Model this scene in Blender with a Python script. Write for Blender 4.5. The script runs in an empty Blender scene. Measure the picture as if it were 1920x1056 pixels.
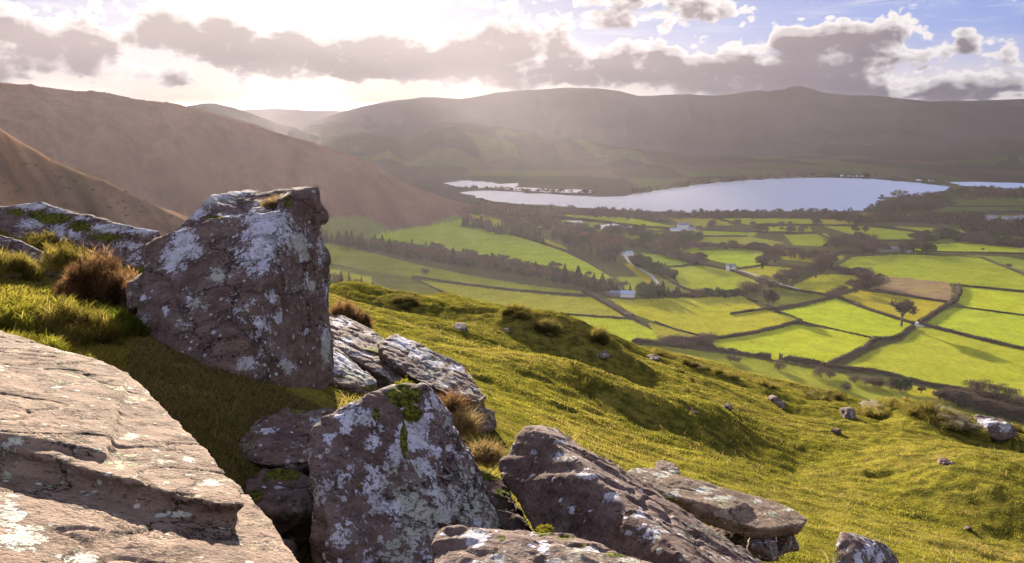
import bpy, bmesh, math, random
import numpy as np
from mathutils import Vector

# ------------------------------------------------------------------ camera
sc = bpy.context.scene
R = math.radians
FPX, HY, CZ = 1663.0, 215.0, 180.0          # focal length and true horizon in 1920-wide pixels, camera height above the valley
PITCH = math.atan((528 - HY) / FPX)
cam_d = bpy.data.cameras.new('camera')
cam_d.sensor_width = 36; cam_d.lens = FPX / 1920 * 36
cam_d.clip_start = 0.05; cam_d.clip_end = 90000
cam = bpy.data.objects.new('camera', cam_d); sc.collection.objects.link(cam)
cam.location = (0, 0, CZ); cam.rotation_euler = (math.pi / 2 - PITCH, 0, 0)
sc.camera = cam
sc.cycles.use_denoising = True
sc.cycles.max_bounces = 6; sc.cycles.diffuse_bounces = 3; sc.cycles.glossy_bounces = 2
sc.cycles.transmission_bounces = 3; sc.cycles.volume_bounces = 0; sc.cycles.transparent_max_bounces = 8
sc.cycles.sample_clamp_indirect = 4
sc.view_settings.view_transform = 'Standard'; sc.view_settings.look = 'None'
sc.view_settings.gamma = 1; sc.view_settings.exposure = 2.74

# ------------------------------------------------------------------ sun and sky
SUN_EL, SUN_AZ = 11.0, -12.5                 # degrees; azimuth measured from the view direction (+Y), negative = left
sd = bpy.data.lights.new('sun', 'SUN'); sd.energy = 5.0; sd.angle = R(0.6); sd.color = (1.0, 0.87, 0.71)
sun = bpy.data.objects.new('sun', sd); sc.collection.objects.link(sun)
to_sun = Vector((math.sin(R(SUN_AZ)) * math.cos(R(SUN_EL)), math.cos(R(SUN_AZ)) * math.cos(R(SUN_EL)), math.sin(R(SUN_EL))))
sun.rotation_euler = to_sun.to_track_quat('Z', 'Y').to_euler()

class X:
    """a node socket with arithmetic"""
    nt = None
    def __init__(s, v): s.v = v
    @staticmethod
    def m(op, *a, clamp=False):
        n = X.nt.nodes.new('ShaderNodeMath'); n.operation = op; n.use_clamp = clamp
        for i, q in enumerate(a):
            if isinstance(q, X): X.nt.links.new(q.v, n.inputs[i])
            else: n.inputs[i].default_value = q
        return X(n.outputs[0])
    def __add__(s, o): return X.m('ADD', s, o)
    __radd__ = __add__
    def __sub__(s, o): return X.m('SUBTRACT', s, o)
    def __rsub__(s, o): return X.m('SUBTRACT', o, s)
    def __mul__(s, o): return X.m('MULTIPLY', s, o)
    __rmul__ = __mul__
    def __truediv__(s, o): return X.m('DIVIDE', s, o)
    def exp(s): return X.m('EXPONENT', s)
    def sat(s): return X.m('ADD', s, 0.0, clamp=True)
def xsmooth(x, a, b):
    n = X.nt.nodes.new('ShaderNodeMapRange'); n.interpolation_type = 'SMOOTHSTEP'
    X.nt.links.new(x.v, n.inputs['Value']); n.inputs['From Min'].default_value = a; n.inputs['From Max'].default_value = b
    return X(n.outputs['Result'])
def xvec(x, y, z=0.0):
    n = X.nt.nodes.new('ShaderNodeCombineXYZ')
    for i, q in enumerate((x, y, z)):
        if isinstance(q, X): X.nt.links.new(q.v, n.inputs[i])
        else: n.inputs[i].default_value = q
    return X(n.outputs[0])
def xnoise(vec, scale, detail=6, rough=0.55, dist=0.0):
    n = X.nt.nodes.new('ShaderNodeTexNoise'); X.nt.links.new(vec.v, n.inputs['Vector'])
    n.inputs['Scale'].default_value = scale; n.inputs['Detail'].default_value = detail
    n.inputs['Roughness'].default_value = rough; n.inputs['Distortion'].default_value = dist
    return X(n.outputs['Fac'])
def xmix(f, a, b):
    n = X.nt.nodes.new('ShaderNodeMix'); n.data_type = 'RGBA'
    for i, q in zip((0, 6, 7), (f, a, b)):
        if isinstance(q, X): X.nt.links.new(q.v, n.inputs[i])
        elif i == 0: n.inputs[i].default_value = q
        else: n.inputs[i].default_value = (*q, 1)
    return X(n.outputs[2])
def xscale(c, f):
    n = X.nt.nodes.new('ShaderNodeVectorMath'); n.operation = 'SCALE'
    X.nt.links.new(c.v, n.inputs[0])
    if isinstance(f, X): X.nt.links.new(f.v, n.inputs['Scale'])
    else: n.inputs['Scale'].default_value = f
    return X(n.outputs[0])
def xaddv(a, b):
    n = X.nt.nodes.new('ShaderNodeVectorMath'); n.operation = 'ADD'
    X.nt.links.new(a.v, n.inputs[0]); X.nt.links.new(b.v, n.inputs[1]); return X(n.outputs[0])

def xvor(v, scale, feat='F1'):
    n = X.nt.nodes.new('ShaderNodeTexVoronoi'); n.feature = feat; X.nt.links.new(v.v, n.inputs['Vector']); n.inputs['Scale'].default_value = scale
    return X(n.outputs['Distance'])

def pix_dir(px, py):
    a = (px - 960) / FPX; b = (528 - py) / FPX
    c, s = math.cos(PITCH), math.sin(PITCH)
    return np.array([a, c + b * s, -s + b * c])
def azel(px, py):
    d = pix_dir(px, py); return math.degrees(math.atan2(d[0], d[1])), math.degrees(math.atan2(d[2], math.hypot(d[0], d[1])))

world = bpy.data.worlds.new('World'); sc.world = world; world.use_nodes = True
nt = world.node_tree; nt.nodes.clear(); X.nt = nt
wo = nt.nodes.new('ShaderNodeOutputWorld'); bg = nt.nodes.new('ShaderNodeBackground'); bg.inputs['Strength'].default_value = 0.1
nt.links.new(bg.outputs[0], wo.inputs[0])
sky = nt.nodes.new('ShaderNodeTexSky'); sky.sky_type = 'NISHITA'; sky.sun_disc = False
sky.sun_elevation = R(SUN_EL); sky.sun_rotation = R(SUN_AZ); sky.altitude = 300; sky.air_density = 1.0; sky.dust_density = 0.6; sky.ozone_density = 3
tc = nt.nodes.new('ShaderNodeTexCoord'); sep = nt.nodes.new('ShaderNodeSeparateXYZ'); nt.links.new(tc.outputs['Generated'], sep.inputs[0])
dx, dy, dz = (X(sep.outputs[i]) for i in range(3))
AZ = X.m('ARCTAN2', dx, dy) * 57.29578
EL = X.m('ARCSINE', dz) * 57.29578
# clouds as (photo px, py, half width, half height, weight)
CL = [(600, 96, 160, 36, 1.6), (430, 70, 90, 34, 1.35), (325, 30, 75, 30, .75), (740, 122, 100, 28, 1.3), (870, 118, 66, 32, 1.3), (575, 14, 120, 26, -.9), (560, 128, 120, 18, .6),
      (90, 85, 170, 34, 1.0), (60, 132, 170, 15, .85), (340, 145, 120, 12, .7), (-20, 35, 90, 36, .6), (170, 70, 80, 26, .5),
      (1140, 130, 150, 26, 1.2), (1340, 150, 150, 20, 1.3), (1560, 165, 190, 18, 1.35), (1730, 176, 100, 12, 1.2), (1000, 146, 90, 24, .9), (1210, 105, 80, 20, .9), (985, 60, 80, 24, .6), (900, 95, 60, 20, .7), (700, 96, 90, 26, .6), (960, 85, 90, 34, .6), (1400, 118, 70, 16, .8),
      (1625, 60, 80, 26, 1.2), (1500, 74, 80, 20, 1.0), (1310, 22, 90, 22, .95), (1135, 44, 56, 16, .9), (1190, -4, 120, 16, .9), (900, 6, 90, 14, .6), (1620, 112, 110, 16, 1.0),
      (1718, 108, 48, 9, 1.1), (1818, 66, 26, 22, .85), (1880, 158, 80, 16, .8), (1745, 92, 90, 8, .55), (1885, 108, 36, 7, .6), (1830, 172, 60, 12, .8), (1500, 122, 100, 18, .85),
      (760, 60, 50, 16, .35), (230, 50, 300, 50, .34), (850, 40, 300, 40, .36), (1380, 90, 320, 45, .36), (1850, 130, 90, 40, .3), (1080, 92, 60, 12, .5)]
def cloud_field(de, detail):
    d = None
    w1 = xnoise(xvec(AZ * 1.0, (EL + de) * 1.6, 3.3), 0.55, 2, .5) - 0.5
    w2 = xnoise(xvec(AZ * 1.0, (EL + de) * 1.6, 9.1), 0.55, 2, .5) - 0.5
    az = AZ + w1 * 2.4; el = EL + de + w2 * 1.5
    for (px, py, sx, sy, w) in CL:
        a, e = azel(px, py)
        k = math.cos(R(a)) ** 2
        qa = (az - a) * (1.0 / (sx / FPX * 57.3 * k)); qe = (el - e) * (1.0 / (sy / FPX * 57.3))
        g = (X.m('MULTIPLY_ADD', qa, qa, qe * qe) * -1.0).exp() * w
        d = g if d is None else d + g
    d = X.m('MINIMUM', d, 1.25)
    # generic cloud elsewhere on the dome (outside the photographed part of the sky)
    dome = xnoise(xvec(AZ * .5, (EL + de), 1.0), 0.09, 3, .55)
    d = d + xsmooth(EL, 9, 16) * xsmooth(dome, .47, .62) * 1.1
    c = xvec(AZ, (EL + de) * 1.45, 0.0)
    n = xnoise(c, 0.50, detail, .56, .25)
    if detail < 5: return d + (n - 0.5) * 2.5
    v = xvor(xaddv(c, xscale(xvec(n, w1, 0.0), 2.2)), 1.15)          # rounded billows
    return d + (n - 0.5) * 2.3 - (v - .42) * .75
D0 = cloud_field(0.0, 8); D1 = cloud_field(0.50, 4)
cov = xsmooth(D0, .34, .60)
thick = (xsmooth(D0, .50, 1.20) * .50 + xsmooth(D1, .45, 1.25) * .75).sat()
# angular distance to the sun
sdot = dx * to_sun.x + dy * to_sun.y + dz * to_sun.z
ang = X.m('ARCCOSINE', sdot) * 57.29578
near = (ang * ang * (-1 / (14.0 ** 2))).exp()
glow = (ang * ang * (-1 / (6.0 ** 2))).exp()
wide = (ang * ang * (-1 / (27.0 ** 2))).exp()
lit = xmix(wide, (.98, .95, .97), (.96, .90, .88))
dark = xmix(wide, (.15, .135, .20), (.17, .155, .185))
ccol = xmix(thick, lit, dark)
blue = xmix(xsmooth(EL, 0.5, 5.5), (.95, .86, .86), (.18, .35, .92))
blue = xmix(wide * .95, blue, xmix(xsmooth(EL, 2.0, 6.0), (.64, .60, .63), (.36, .37, .50)))
skyc = xaddv(xscale(blue, .86), xscale(X(sky.outputs[0]), 0.012))
# thin high streaks
cir = xnoise(xvec(AZ * .25 + EL * .3, EL * 1.6, 5.0), .8, 6, .6, .6)
skyc = xmix(xsmooth(cir, .46, .72) * xsmooth(EL, 3, 6) * .55, skyc, (.80, .80, .88))
col = xmix(cov * (1.0 - glow * .1), skyc, ccol)
col = xaddv(col, xscale(xmix(0.0, (1.9, 1.7, 1.5), (0, 0, 0)), (glow * .5 + near * .03) * (1.0 - thick * cov * .65)))
col = xscale(col, 1.22)
col = xaddv(col, xscale(xmix(0.0, (1.0, .86, .76), (0, 0, 0)), xsmooth(ang, 45, 110) * xsmooth(EL, -4, 4) * .95))      # warm fill glow added to the unseen sky, lifting shaded faces
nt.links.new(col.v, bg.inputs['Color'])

# ------------------------------------------------------------------ small tools
col_main = sc.collection
def tag(o, label=None, cat=None, group=None, kind=None):
    if label: o['label'] = label
    if cat: o['category'] = cat
    if group: o['group'] = group
    if kind: o['kind'] = kind
    return o
def empty(name, loc=(0, 0, 0), rz=0):
    o = bpy.data.objects.new(name, None); col_main.objects.link(o); o.location = loc; o.rotation_euler = (0, 0, rz)
    o.empty_display_size = .1
    return o
def mesh_np(name, v, faces=None, quads=None, tris=None, mat=None, parent=None, smooth=True, attrs=None, cols=None):
    me = bpy.data.meshes.new(name)
    if tris is not None or quads is not None:
        f = tris if tris is not None else quads
        k = f.shape[1]
        me.vertices.add(len(v)); me.vertices.foreach_set('co', np.asarray(v, np.float32).ravel())
        me.loops.add(f.size); me.loops.foreach_set('vertex_index', f.astype(np.int32).ravel())
        me.polygons.add(len(f)); me.polygons.foreach_set('loop_start', np.arange(0, f.size, k, dtype=np.int32))
        me.polygons.foreach_set('loop_total', np.full(len(f), k, np.int32))
        me.update(calc_edges=True)
    else:
        me.from_pydata([tuple(p) for p in v], [], [tuple(f) for f in faces])
    if smooth: me.polygons.foreach_set('use_smooth', np.ones(len(me.polygons), bool))
    for k_, a in (attrs or {}).items():
        at = me.attributes.new(k_, 'FLOAT', 'POINT'); at.data.foreach_set('value', np.asarray(a, np.float32))
    for k_, a in (cols or {}).items():
        at = me.attributes.new(k_, 'FLOAT_COLOR', 'POINT')
        c = np.ones((len(v), 4), np.float32); c[:, :3] = a; at.data.foreach_set('color', c.ravel())
    if mat: me.materials.append(mat)
    o = bpy.data.objects.new(name, me); col_main.objects.link(o)
    if parent is not None: o.parent = parent
    return o

rs = np.random.RandomState(7)
_perm = rs.permutation(256); _perm = np.concatenate([_perm, _perm, _perm])
_gr = rs.normal(size=(256, 3)); _gr /= np.linalg.norm(_gr, axis=1)[:, None]
def perlin(p):
    p = np.asarray(p, float); i = np.floor(p).astype(int); f = p - i; i &= 255
    u = f * f * f * (f * (f * 6 - 15) + 10)
    out = 0
    for a in (0, 1):
        wa = u[:, 0] if a else 1 - u[:, 0]
        for b in (0, 1):
            wb = u[:, 1] if b else 1 - u[:, 1]
            for c in (0, 1):
                wc = u[:, 2] if c else 1 - u[:, 2]
                h = _perm[_perm[_perm[(i[:, 0] + a) & 255] + ((i[:, 1] + b) & 255)] + ((i[:, 2] + c) & 255)]
                g = _gr[h]
                out = out + wa * wb * wc * (g[:, 0] * (f[:, 0] - a) + g[:, 1] * (f[:, 1] - b) + g[:, 2] * (f[:, 2] - c))
    return out * 1.5
def fbm(p, oct=4, gain=.5, lac=2.03):
    p = np.asarray(p, float); s = 0; a = 1.0
    for k in range(oct):
        s = s + a * perlin(p + 17.3 * k); p = p * lac; a *= gain
    return s
def sstep(x, a, b):
    t = np.clip((x - a) / (b - a), 0, 1); return t * t * (3 - 2 * t)

def P(px, py, d):
    return np.array([0, 0, CZ]) + d * pix_dir(px, py)
C_, S_ = math.cos(PITCH), math.sin(PITCH)
def project(v):
    x = v[:, 0]; y = v[:, 1]; z = v[:, 2] - CZ
    dd = np.maximum(y * C_ - z * S_, 1e-3); up = y * S_ + z * C_
    return 960 + FPX * x / dd, 528 - FPX * up / dd, dd
class Plane:
    def __init__(s, a, b, c):
        a, b, c = P(*a), P(*b), P(*c); s.n = np.cross(b - a, c - a); s.n /= np.linalg.norm(s.n)
        if s.n[2] < 0: s.n = -s.n
        s.a = a
    def at(s, px, py, off=0):
        d = pix_dir(px, py); t = np.dot(s.a + s.n * off - np.array([0, 0, CZ]), s.n) / np.dot(d, s.n)
        return np.array([0, 0, CZ]) + d * t

# ------------------------------------------------------------------ terrain functions (azimuth in radians from +Y, horizontal range r)
def at_(px, py):
    d = pix_dir(px, py); return math.atan2(d[0], d[1]), d[2] / math.hypot(d[0], d[1])
def curve(pts):                                # silhouette pixels -> tan(elevation) as a function of azimuth
    q = sorted(at_(*p) for p in pts); return np.array([a for a, _ in q]), np.array([t for _, t in q])
def ev(c, az):
    return np.interp(az, c[0], c[1])
def vals(pts):                                 # (px, value) -> function of azimuth
    q = sorted((at_(p[0], 400)[0], p[1]) for p in pts); return np.array([a for a, _ in q]), np.array([t for _, t in q])
NR = [1, 4, 6, 10, 20, 30]
NCOL = {0: [2500, 700, 600, 465, 425, 425], 300: [2550, 770, 610, 500, 462, 462], 460: [2600, 810, 655, 545, 500, 500], 600: [2700, 850, 712, 630, 556, 523], 900: [2900, 960, 850, 738, 636, 592],
        1200: [3100, 1060, 975, 860, 748, 697], 1500: [3300, 1200, 1090, 958, 832, 783], 1920: [3500, 1350, 1210, 1075, 932, 872]}
EDGE_T = curve([(-300, 330), (0, 402), (300, 452), (460, 500), (620, 526), (700, 541), (780, 554), (850, 566), (920, 586), (990, 606), (1050, 619), (1120, 631), (1180, 646), (1250, 661), (1330, 681),
                (1400, 701), (1480, 716), (1560, 736), (1640, 758), (1720, 771), (1800, 786), (1920, 812), (2300, 900)])
EDGE_R = vals([(-300, 11.5), (0, 12), (300, 12), (460, 18), (620, 28), (900, 38), (1200, 48), (1500, 55), (1920, 55), (2300, 52)])
_ca = np.array([at_(k, 800)[0] for k in NCOL]); _ct = np.array([[at_(k, y)[1] for y in v] for k, v in NCOL.items()])
LR = np.log(np.array(NR, float))
def near_base(az, r):
    re = ev(EDGE_R, az); te = ev(EDGE_T, az)
    lr = np.log(np.maximum(r, .5))
    # piecewise profile in log range, forced through the edge
    tt = [np.interp(az, _ca, _ct[:, j]) for j in range(len(NR))]
    z = np.zeros_like(r)
    zs = [CZ + t * q for t, q in zip(tt, NR)]
    out = np.zeros_like(r)
    last_r = np.array(NR, float)
    # knots r: NR entries that lie below 0.8*edge, then the edge
    knots_r = [np.minimum(q, re * (0.55 + .05 * j)) for j, q in enumerate(NR)]
    ks = []
    for j, q in enumerate(NR):
        keep = q < re * .85
        zz = zs[j]
        ks.append((np.full_like(r, q), zz, keep))
    zedge = CZ + te * re
    prev_r = np.full_like(r, NR[0]); prev_z = zs[0]; out = prev_z + 0 * r
    for (q, zz, keep) in ks[1:] + [(re, zedge, np.ones_like(r, bool))]:
        m = keep & (r >= prev_r)
        w = np.clip((r - prev_r) / np.maximum(q - prev_r, 1e-3), 0, 1)
        out = np.where(m, prev_z + (zz - prev_z) * w, out)
        prev_r = np.where(keep, q, prev_r); prev_z = np.where(keep, zz, prev_z)
    sl = np.interp(az, [at_(0, 400)[0], at_(500, 400)[0], at_(900, 400)[0]], [.75, .75, .72])
    over = np.maximum(r - re, 0)
    out = np.where(r > re, zedge + te * over * np.exp(-over / 3) - sl * (over - 2.0 * (1 - np.exp(-over / 2.0))), out)
    return out
_BK = {}
def _line(pts):
    rr = np.geomspace(3, 75, 400); out = []
    for px, py in pts:
        a, t = at_(px, py); z = near_base(np.full_like(rr, a), rr); j = np.where((z - CZ) / rr >= t)[0]; j = j[0] if len(j) else len(rr) - 1
        out.append((math.sin(a) * rr[j], math.cos(a) * rr[j]))
    return np.array(out)
def sdist(x, y, L):
    """signed distance to a polyline (positive on its far side) and a window that fades out at its ends"""
    best = np.full(x.shape, 1e9); sg = np.ones(x.shape); arc = np.zeros(x.shape); s0 = 0.0
    for (ax, ay), (bx, by) in zip(L[:-1], L[1:]):
        dx, dy = bx - ax, by - ay; ln = math.hypot(dx, dy); t = np.clip(((x - ax) * dx + (y - ay) * dy) / (ln * ln), 0, 1)
        d = np.hypot(x - ax - t * dx, y - ay - t * dy); c = dx * (y - ay) - dy * (x - ax)
        m = d < best; best = np.where(m, d, best); sg = np.where(m, np.sign(c), sg); arc = np.where(m, s0 + t * ln, arc); s0 += ln
    if L[-1][0] < L[0][0]: sg = -sg
    f = min(5.0, s0 * .35)
    return best * sg, sstep(arc, 0, f) * (1 - sstep(arc, s0 - f, s0))
def banks(x, y):
    if not _BK:
        _BK['c'] = [(_line(p), a, w, k) for p, a, w, k in (
            ([(690, 612), (780, 640), (900, 672), (1050, 718), (1250, 792), (1450, 838), (1650, 885), (1800, 950), (1960, 1050)], .62, 1.7, 'crest'),
            ([(640, 560), (760, 585), (900, 618), (1050, 660), (1200, 705)], .32, 1.8, 'crest'),
            ([(1080, 690), (1200, 710), (1320, 748), (1480, 788), (1640, 835), (1780, 885), (1960, 970)], .55, 2.0, 'bank'),
            ([(1060, 655), (1160, 668), (1260, 684), (1320, 700)], .3, .9, 'bank'), ([(1540, 775), (1620, 790), (1700, 822), (1800, 850)], .8, 1.1, 'bank'), ([(1560, 870), (1700, 912), (1860, 990), (1960, 1050)], .4, 1.2, 'bank'))]
    h = np.zeros(x.shape); wob = 1.0 * fbm(np.stack([x * .16, y * .16, 4 + 0 * x], -1), 3)
    for L, a, w, kd in _BK['c']:
        s, win = sdist(x, y, L); s = s + wob
        if kd == 'crest': h += a * np.exp(-(s / w) ** 2) * win
        else: h += a * sstep(s, -w, w) * np.exp(-np.maximum(s - w, 0) / 5) * win
    return h
def near_z(az, r):
    x = np.sin(az) * r; y = np.cos(az) * r
    # smooth the piecewise profile a little
    z = (near_base(az, r * .93) + near_base(az, r) * 2 + near_base(az, r * 1.07)) / 4
    k = sstep(r, 5, 9) * (1 - sstep(r, 70, 95))
    # gullies and terracettes running down to the right
    q1 = x * .89 - y * .45; q2 = x * .45 + y * .89          # along / across
    n = fbm(np.stack([q1 * .04, q2 * .20, 0 * x], -1), 3)
    big = fbm(np.stack([x * .07, y * .07, 5 + 0 * x], -1), 3)
    small = fbm(np.stack([x * .55, y * .55, 2 + 0 * x], -1), 3)
    steps = fbm(np.stack([x * .18, y * .5, 8 + 0 * x], -1), 3)
    st = sstep(steps, .02, .22)
    sc_ = np.clip(r / 22, .12, 1.2)
    z = z + k * sc_ * (.46 * n + .14 * big + .045 * small + .05 * st) + banks(x, y) * k + k * .025 * fbm(np.stack([x * 1.6, y * 1.6, 6 + 0 * x], -1), 3)
    # a tussocky micro-relief
    z = z + sstep(r, 2, 4) * (1 - sstep(r, 70, 90)) * np.clip(r / 14, .25, 1) * (.032 * fbm(np.stack([x * 3.1, y * 3.1, 0 * x], -1), 3))
    return z
HILLS = []
def hill(name, sil, R_, F_, exp_=1.1, back=2500, rough=.02, base=None, az0=None, az1=None):
    HILLS.append(dict(name=name, c=curve(sil), R=vals(R_), F=vals(F_), e=exp_, back=back, rough=rough))
hill('spur', [(-700, 150), (0, 243), (50, 275), (100, 303), (200, 343), (290, 385), (345, 412), (430, 452), (560, 505), (700, 545), (800, 1400)],
     [(-700, 330), (0, 330), (345, 430), (700, 480)], [(-700, 90), (0, 90), (345, 150), (700, 200)], 1.0, 260, .010)
hill('left', [(-1200, 120), (-500, 140), (0, 157), (90, 165), (190, 174), (280, 188), (340, 198), (360, 205), (400, 214), (460, 231), (520, 249), (580, 268), (640, 290), (700, 315), (750, 344), (800, 369), (850, 384), (905, 396), (960, 408), (1010, 425)],
     [(-1200, 1150), (0, 1200), (350, 1300), (600, 1400), (700, 1460), (860, 1600), (1010, 1500)], [(-1200, 500), (0, 600), (350, 880), (600, 1140), (700, 1230), (800, 1330), (860, 1420), (1010, 1490)], 1.15, 1500, .012)
hill('dale', [(280, 230), (350, 200), (380, 195), (405, 195), (440, 203), (480, 217), (520, 231), (550, 240), (600, 262), (660, 300)],
     [(280, 4600), (660, 4600)], [(280, 3000), (660, 3200)], 1.1, 2500, .01)
hill('horizon', [(-2000, 205), (380, 212), (450, 206), (520, 203), (580, 207), (640, 208), (700, 206), (900, 205), (4000, 205)],
     [(-2000, 16000), (4000, 16000)], [(-2000, 12500), (4000, 12500)], 1.0, 6000, .004)
hill('middle', [(480, 262), (540, 243), (570, 238), (600, 234), (640, 229), (680, 229), (700, 232), (720, 239), (760, 256), (820, 285)],
     [(480, 5600), (820, 5600)], [(480, 4300), (820, 4300)], 1.0, 1800, .01)
hill('mountain', [(560, 240), (600, 225), (640, 211), (690, 198), (740, 187), (790, 182), (820, 183), (860, 186), (900, 180), (930, 174), (970, 170), (1010, 168), (1060, 165), (1120, 166), (1160, 170), (1200, 181), (1240, 179), (1290, 178),
                  (1340, 179), (1390, 173), (1420, 169), (1440, 171), (1470, 168), (1485, 163), (1500, 162), (1515, 165), (1540, 173), (1570, 176), (1600, 178), (1640, 178), (1700, 186), (1740, 191), (1790, 192), (1850, 196), (1920, 200), (2300, 215), (4000, 215)],
     [(560, 6600), (4000, 6600)], [(560, 4900), (1200, 4400), (1920, 4000), (4000, 4000)], 1.35, 3000, .006)
hill('right range', [(1500, 240), (1640, 205), (1750, 191), (1800, 189), (1850, 188), (1920, 186), (2300, 182), (4000, 190)],
     [(1500, 9500), (4000, 9500)], [(1500, 7800), (4000, 7800)], 1.1, 4000, .006)
hill('foothill', [(520, 285), (600, 262), (680, 245), (730, 237), (780, 233), (830, 230), (880, 231), (950, 240), (1010, 250), (1080, 262), (1160, 276), (1240, 287), (1400, 296), (1600, 300), (1920, 296), (4000, 280)],
     [(520, 4600), (1000, 4400), (1400, 4200), (4000, 4100)], [(520, 2600), (900, 2900), (1200, 2950), (1500, 3250), (1920, 3200), (4000, 3200)], 1.0, 2500, .008)
def far_z(az, r):
    x = np.sin(az) * r; y = np.cos(az) * r
    z = 0 * r
    for h in HILLS:
        t = ev(h['c'], az); rr = ev(h['R'], az); ff = ev(h['F'], az)
        H = np.maximum(CZ + t * rr, -20)
        s = (r - ff) / (rr - ff)
        sh = np.where(s < 1, np.clip(s, 0, 1) ** h['e'] * (1 - .0 * s), np.maximum(1 - ((r - rr) / np.minimum(h['back'], 60 + np.maximum(H, 0) * 8)) ** 2, -1))
        sh = np.where(s < 1, sh - .0, sh)
        # roundness near the ridge
        rel = np.where(H > 0, H * sh, -50)
        sc_ = rr * h['rough']
        amp = sstep(s, .0, .25) * (1 - .75 * sstep(s, .7, .98)) * (s < 1.0) + 0.25 * sstep(s, .98, 1.05)
        k = (sh > 0) & (H > 0) & (rel + 60 > z)
        if k.any():
            xk, yk, rk = x[k], y[k], rr[k]
            nz = fbm(np.stack([xk / rk * 9, yk / rk * 9, 3 + 0 * xk], -1), 5)
            ridg = 1 - np.abs(fbm(np.stack([az[k] * 14, r[k] / rk * 1.6, 7 + 0 * xk], -1), 3)) * 2
            fine = fbm(np.stack([xk / rk * 45, yk / rk * 45, 6 + 0 * xk], -1), 3)
            rel = rel.copy(); rel[k] += amp[k] * sc_[k] * (nz + .8 * (ridg - .5)) + amp[k] * rk * .0030 * fine * (rk < 2500)
        z = np.maximum(z, rel)
    return z
def all_far(az, r):
    nz = near_base(az, np.minimum(r, 1200.0)) - 0.6
    return np.maximum(far_z(az, r), np.where(r < 1000, nz, -50))
_hr = np.concatenate([np.geomspace(100, 3000, 900), np.geomspace(3010, 17000, 200)])
def ground_hits(pts):
    """pixels -> points on the far ground"""
    pts = np.asarray(pts, float); out = []
    for px, py in pts:
        a, t = at_(px, py)
        z = all_far(np.full_like(_hr, a), _hr)
        el = (z - CZ) / _hr
        j = np.where(el >= t)[0]
        j = j[0] if len(j) else len(_hr) - 1
        if j > 0:
            w = (t - el[j - 1]) / max(el[j] - el[j - 1], 1e-9); rr = _hr[j - 1] + w * (_hr[j] - _hr[j - 1])
        else: rr = _hr[0]
        out.append((math.sin(a) * rr, math.cos(a) * rr, CZ + t * rr))
    return np.array(out)
def near_hits(pts):
    rr = np.geomspace(1.2, 75, 500); out = []
    for px, py in pts:
        a, t = at_(px, py); z = near_z(np.full_like(rr, a), rr); j = np.where((z - CZ) / rr >= t)[0]; j = j[0] if len(j) else len(rr) - 1
        out.append((math.sin(a) * rr[j], math.cos(a) * rr[j], z[j]))
    return np.array(out)
def gz(x, y):
    x = np.atleast_1d(np.asarray(x, float)); y = np.atleast_1d(np.asarray(y, float))
    return near_z(np.arctan2(x, y), np.hypot(x, y))
def fz(x, y):
    x = np.atleast_1d(np.asarray(x, float)); y = np.atleast_1d(np.asarray(y, float))
    return all_far(np.arctan2(x, y), np.hypot(x, y))
def inpoly(px, py, poly):
    poly = np.asarray(poly, float); n = len(poly); c = np.zeros(px.shape, bool); j = n - 1
    for i in range(n):
        xi, yi = poly[i]; xj, yj = poly[j]
        if yi != yj:
            c ^= ((yi > py) != (yj > py)) & (px < (xj - xi) * (py - yi) / (yj - yi) + xi)
        j = i
    return c

# ------------------------------------------------------------------ materials
def new_mat(name):
    m = bpy.data.materials.new(name); m.use_nodes = True; t = m.node_tree; t.nodes.clear(); X.nt = t
    out = t.nodes.new('ShaderNodeOutputMaterial'); return m, t, out
def bsdf(t, col, rough=.9, spec=.2, normal=None):
    b = t.nodes.new('ShaderNodeBsdfPrincipled'); b.inputs['Roughness'].default_value = rough; b.inputs['Specular IOR Level'].default_value = spec
    if isinstance(col, X): t.links.new(col.v, b.inputs['Base Color'])
    else: b.inputs['Base Color'].default_value = (*col, 1)
    if normal is not None: t.links.new(normal.v, b.inputs['Normal'])
    return b
def xbump(h, strength=.5, dist=.02):
    n = X.nt.nodes.new('ShaderNodeBump'); n.inputs['Strength'].default_value = strength; n.inputs['Distance'].default_value = dist
    X.nt.links.new(h.v, n.inputs['Height']); return X(n.outputs[0])
def xattr(name, col=False):
    n = X.nt.nodes.new('ShaderNodeAttribute'); n.attribute_name = name; return X(n.outputs['Color' if col else 'Fac'])
def xpos():
    n = X.nt.nodes.new('ShaderNodeNewGeometry'); return X(n.outputs['Position'])
def xobj():
    n = X.nt.nodes.new('ShaderNodeTexCoord'); return X(n.outputs['Object'])
def xmap(v, s, rot=(0, 0, 0)):
    n = X.nt.nodes.new('ShaderNodeMapping'); X.nt.links.new(v.v, n.inputs[0]); n.inputs['Scale'].default_value = s; n.inputs['Rotation'].default_value = rot
    return X(n.outputs[0])
def leafy(t, col, trans=.5, rough=.6, spec=.15):
    """diffuse + translucent thin foliage"""
    b = bsdf(t, col, rough, spec); tr = t.nodes.new('ShaderNodeBsdfTranslucent')
    if isinstance(col, X): t.links.new(col.v, tr.inputs[0])
    else: tr.inputs[0].default_value = (*col, 1)
    mx = t.nodes.new('ShaderNodeMixShader'); mx.inputs[0].default_value = trans
    t.links.new(b.outputs[0], mx.inputs[1]); t.links.new(tr.outputs[0], mx.inputs[2]); return mx

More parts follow.
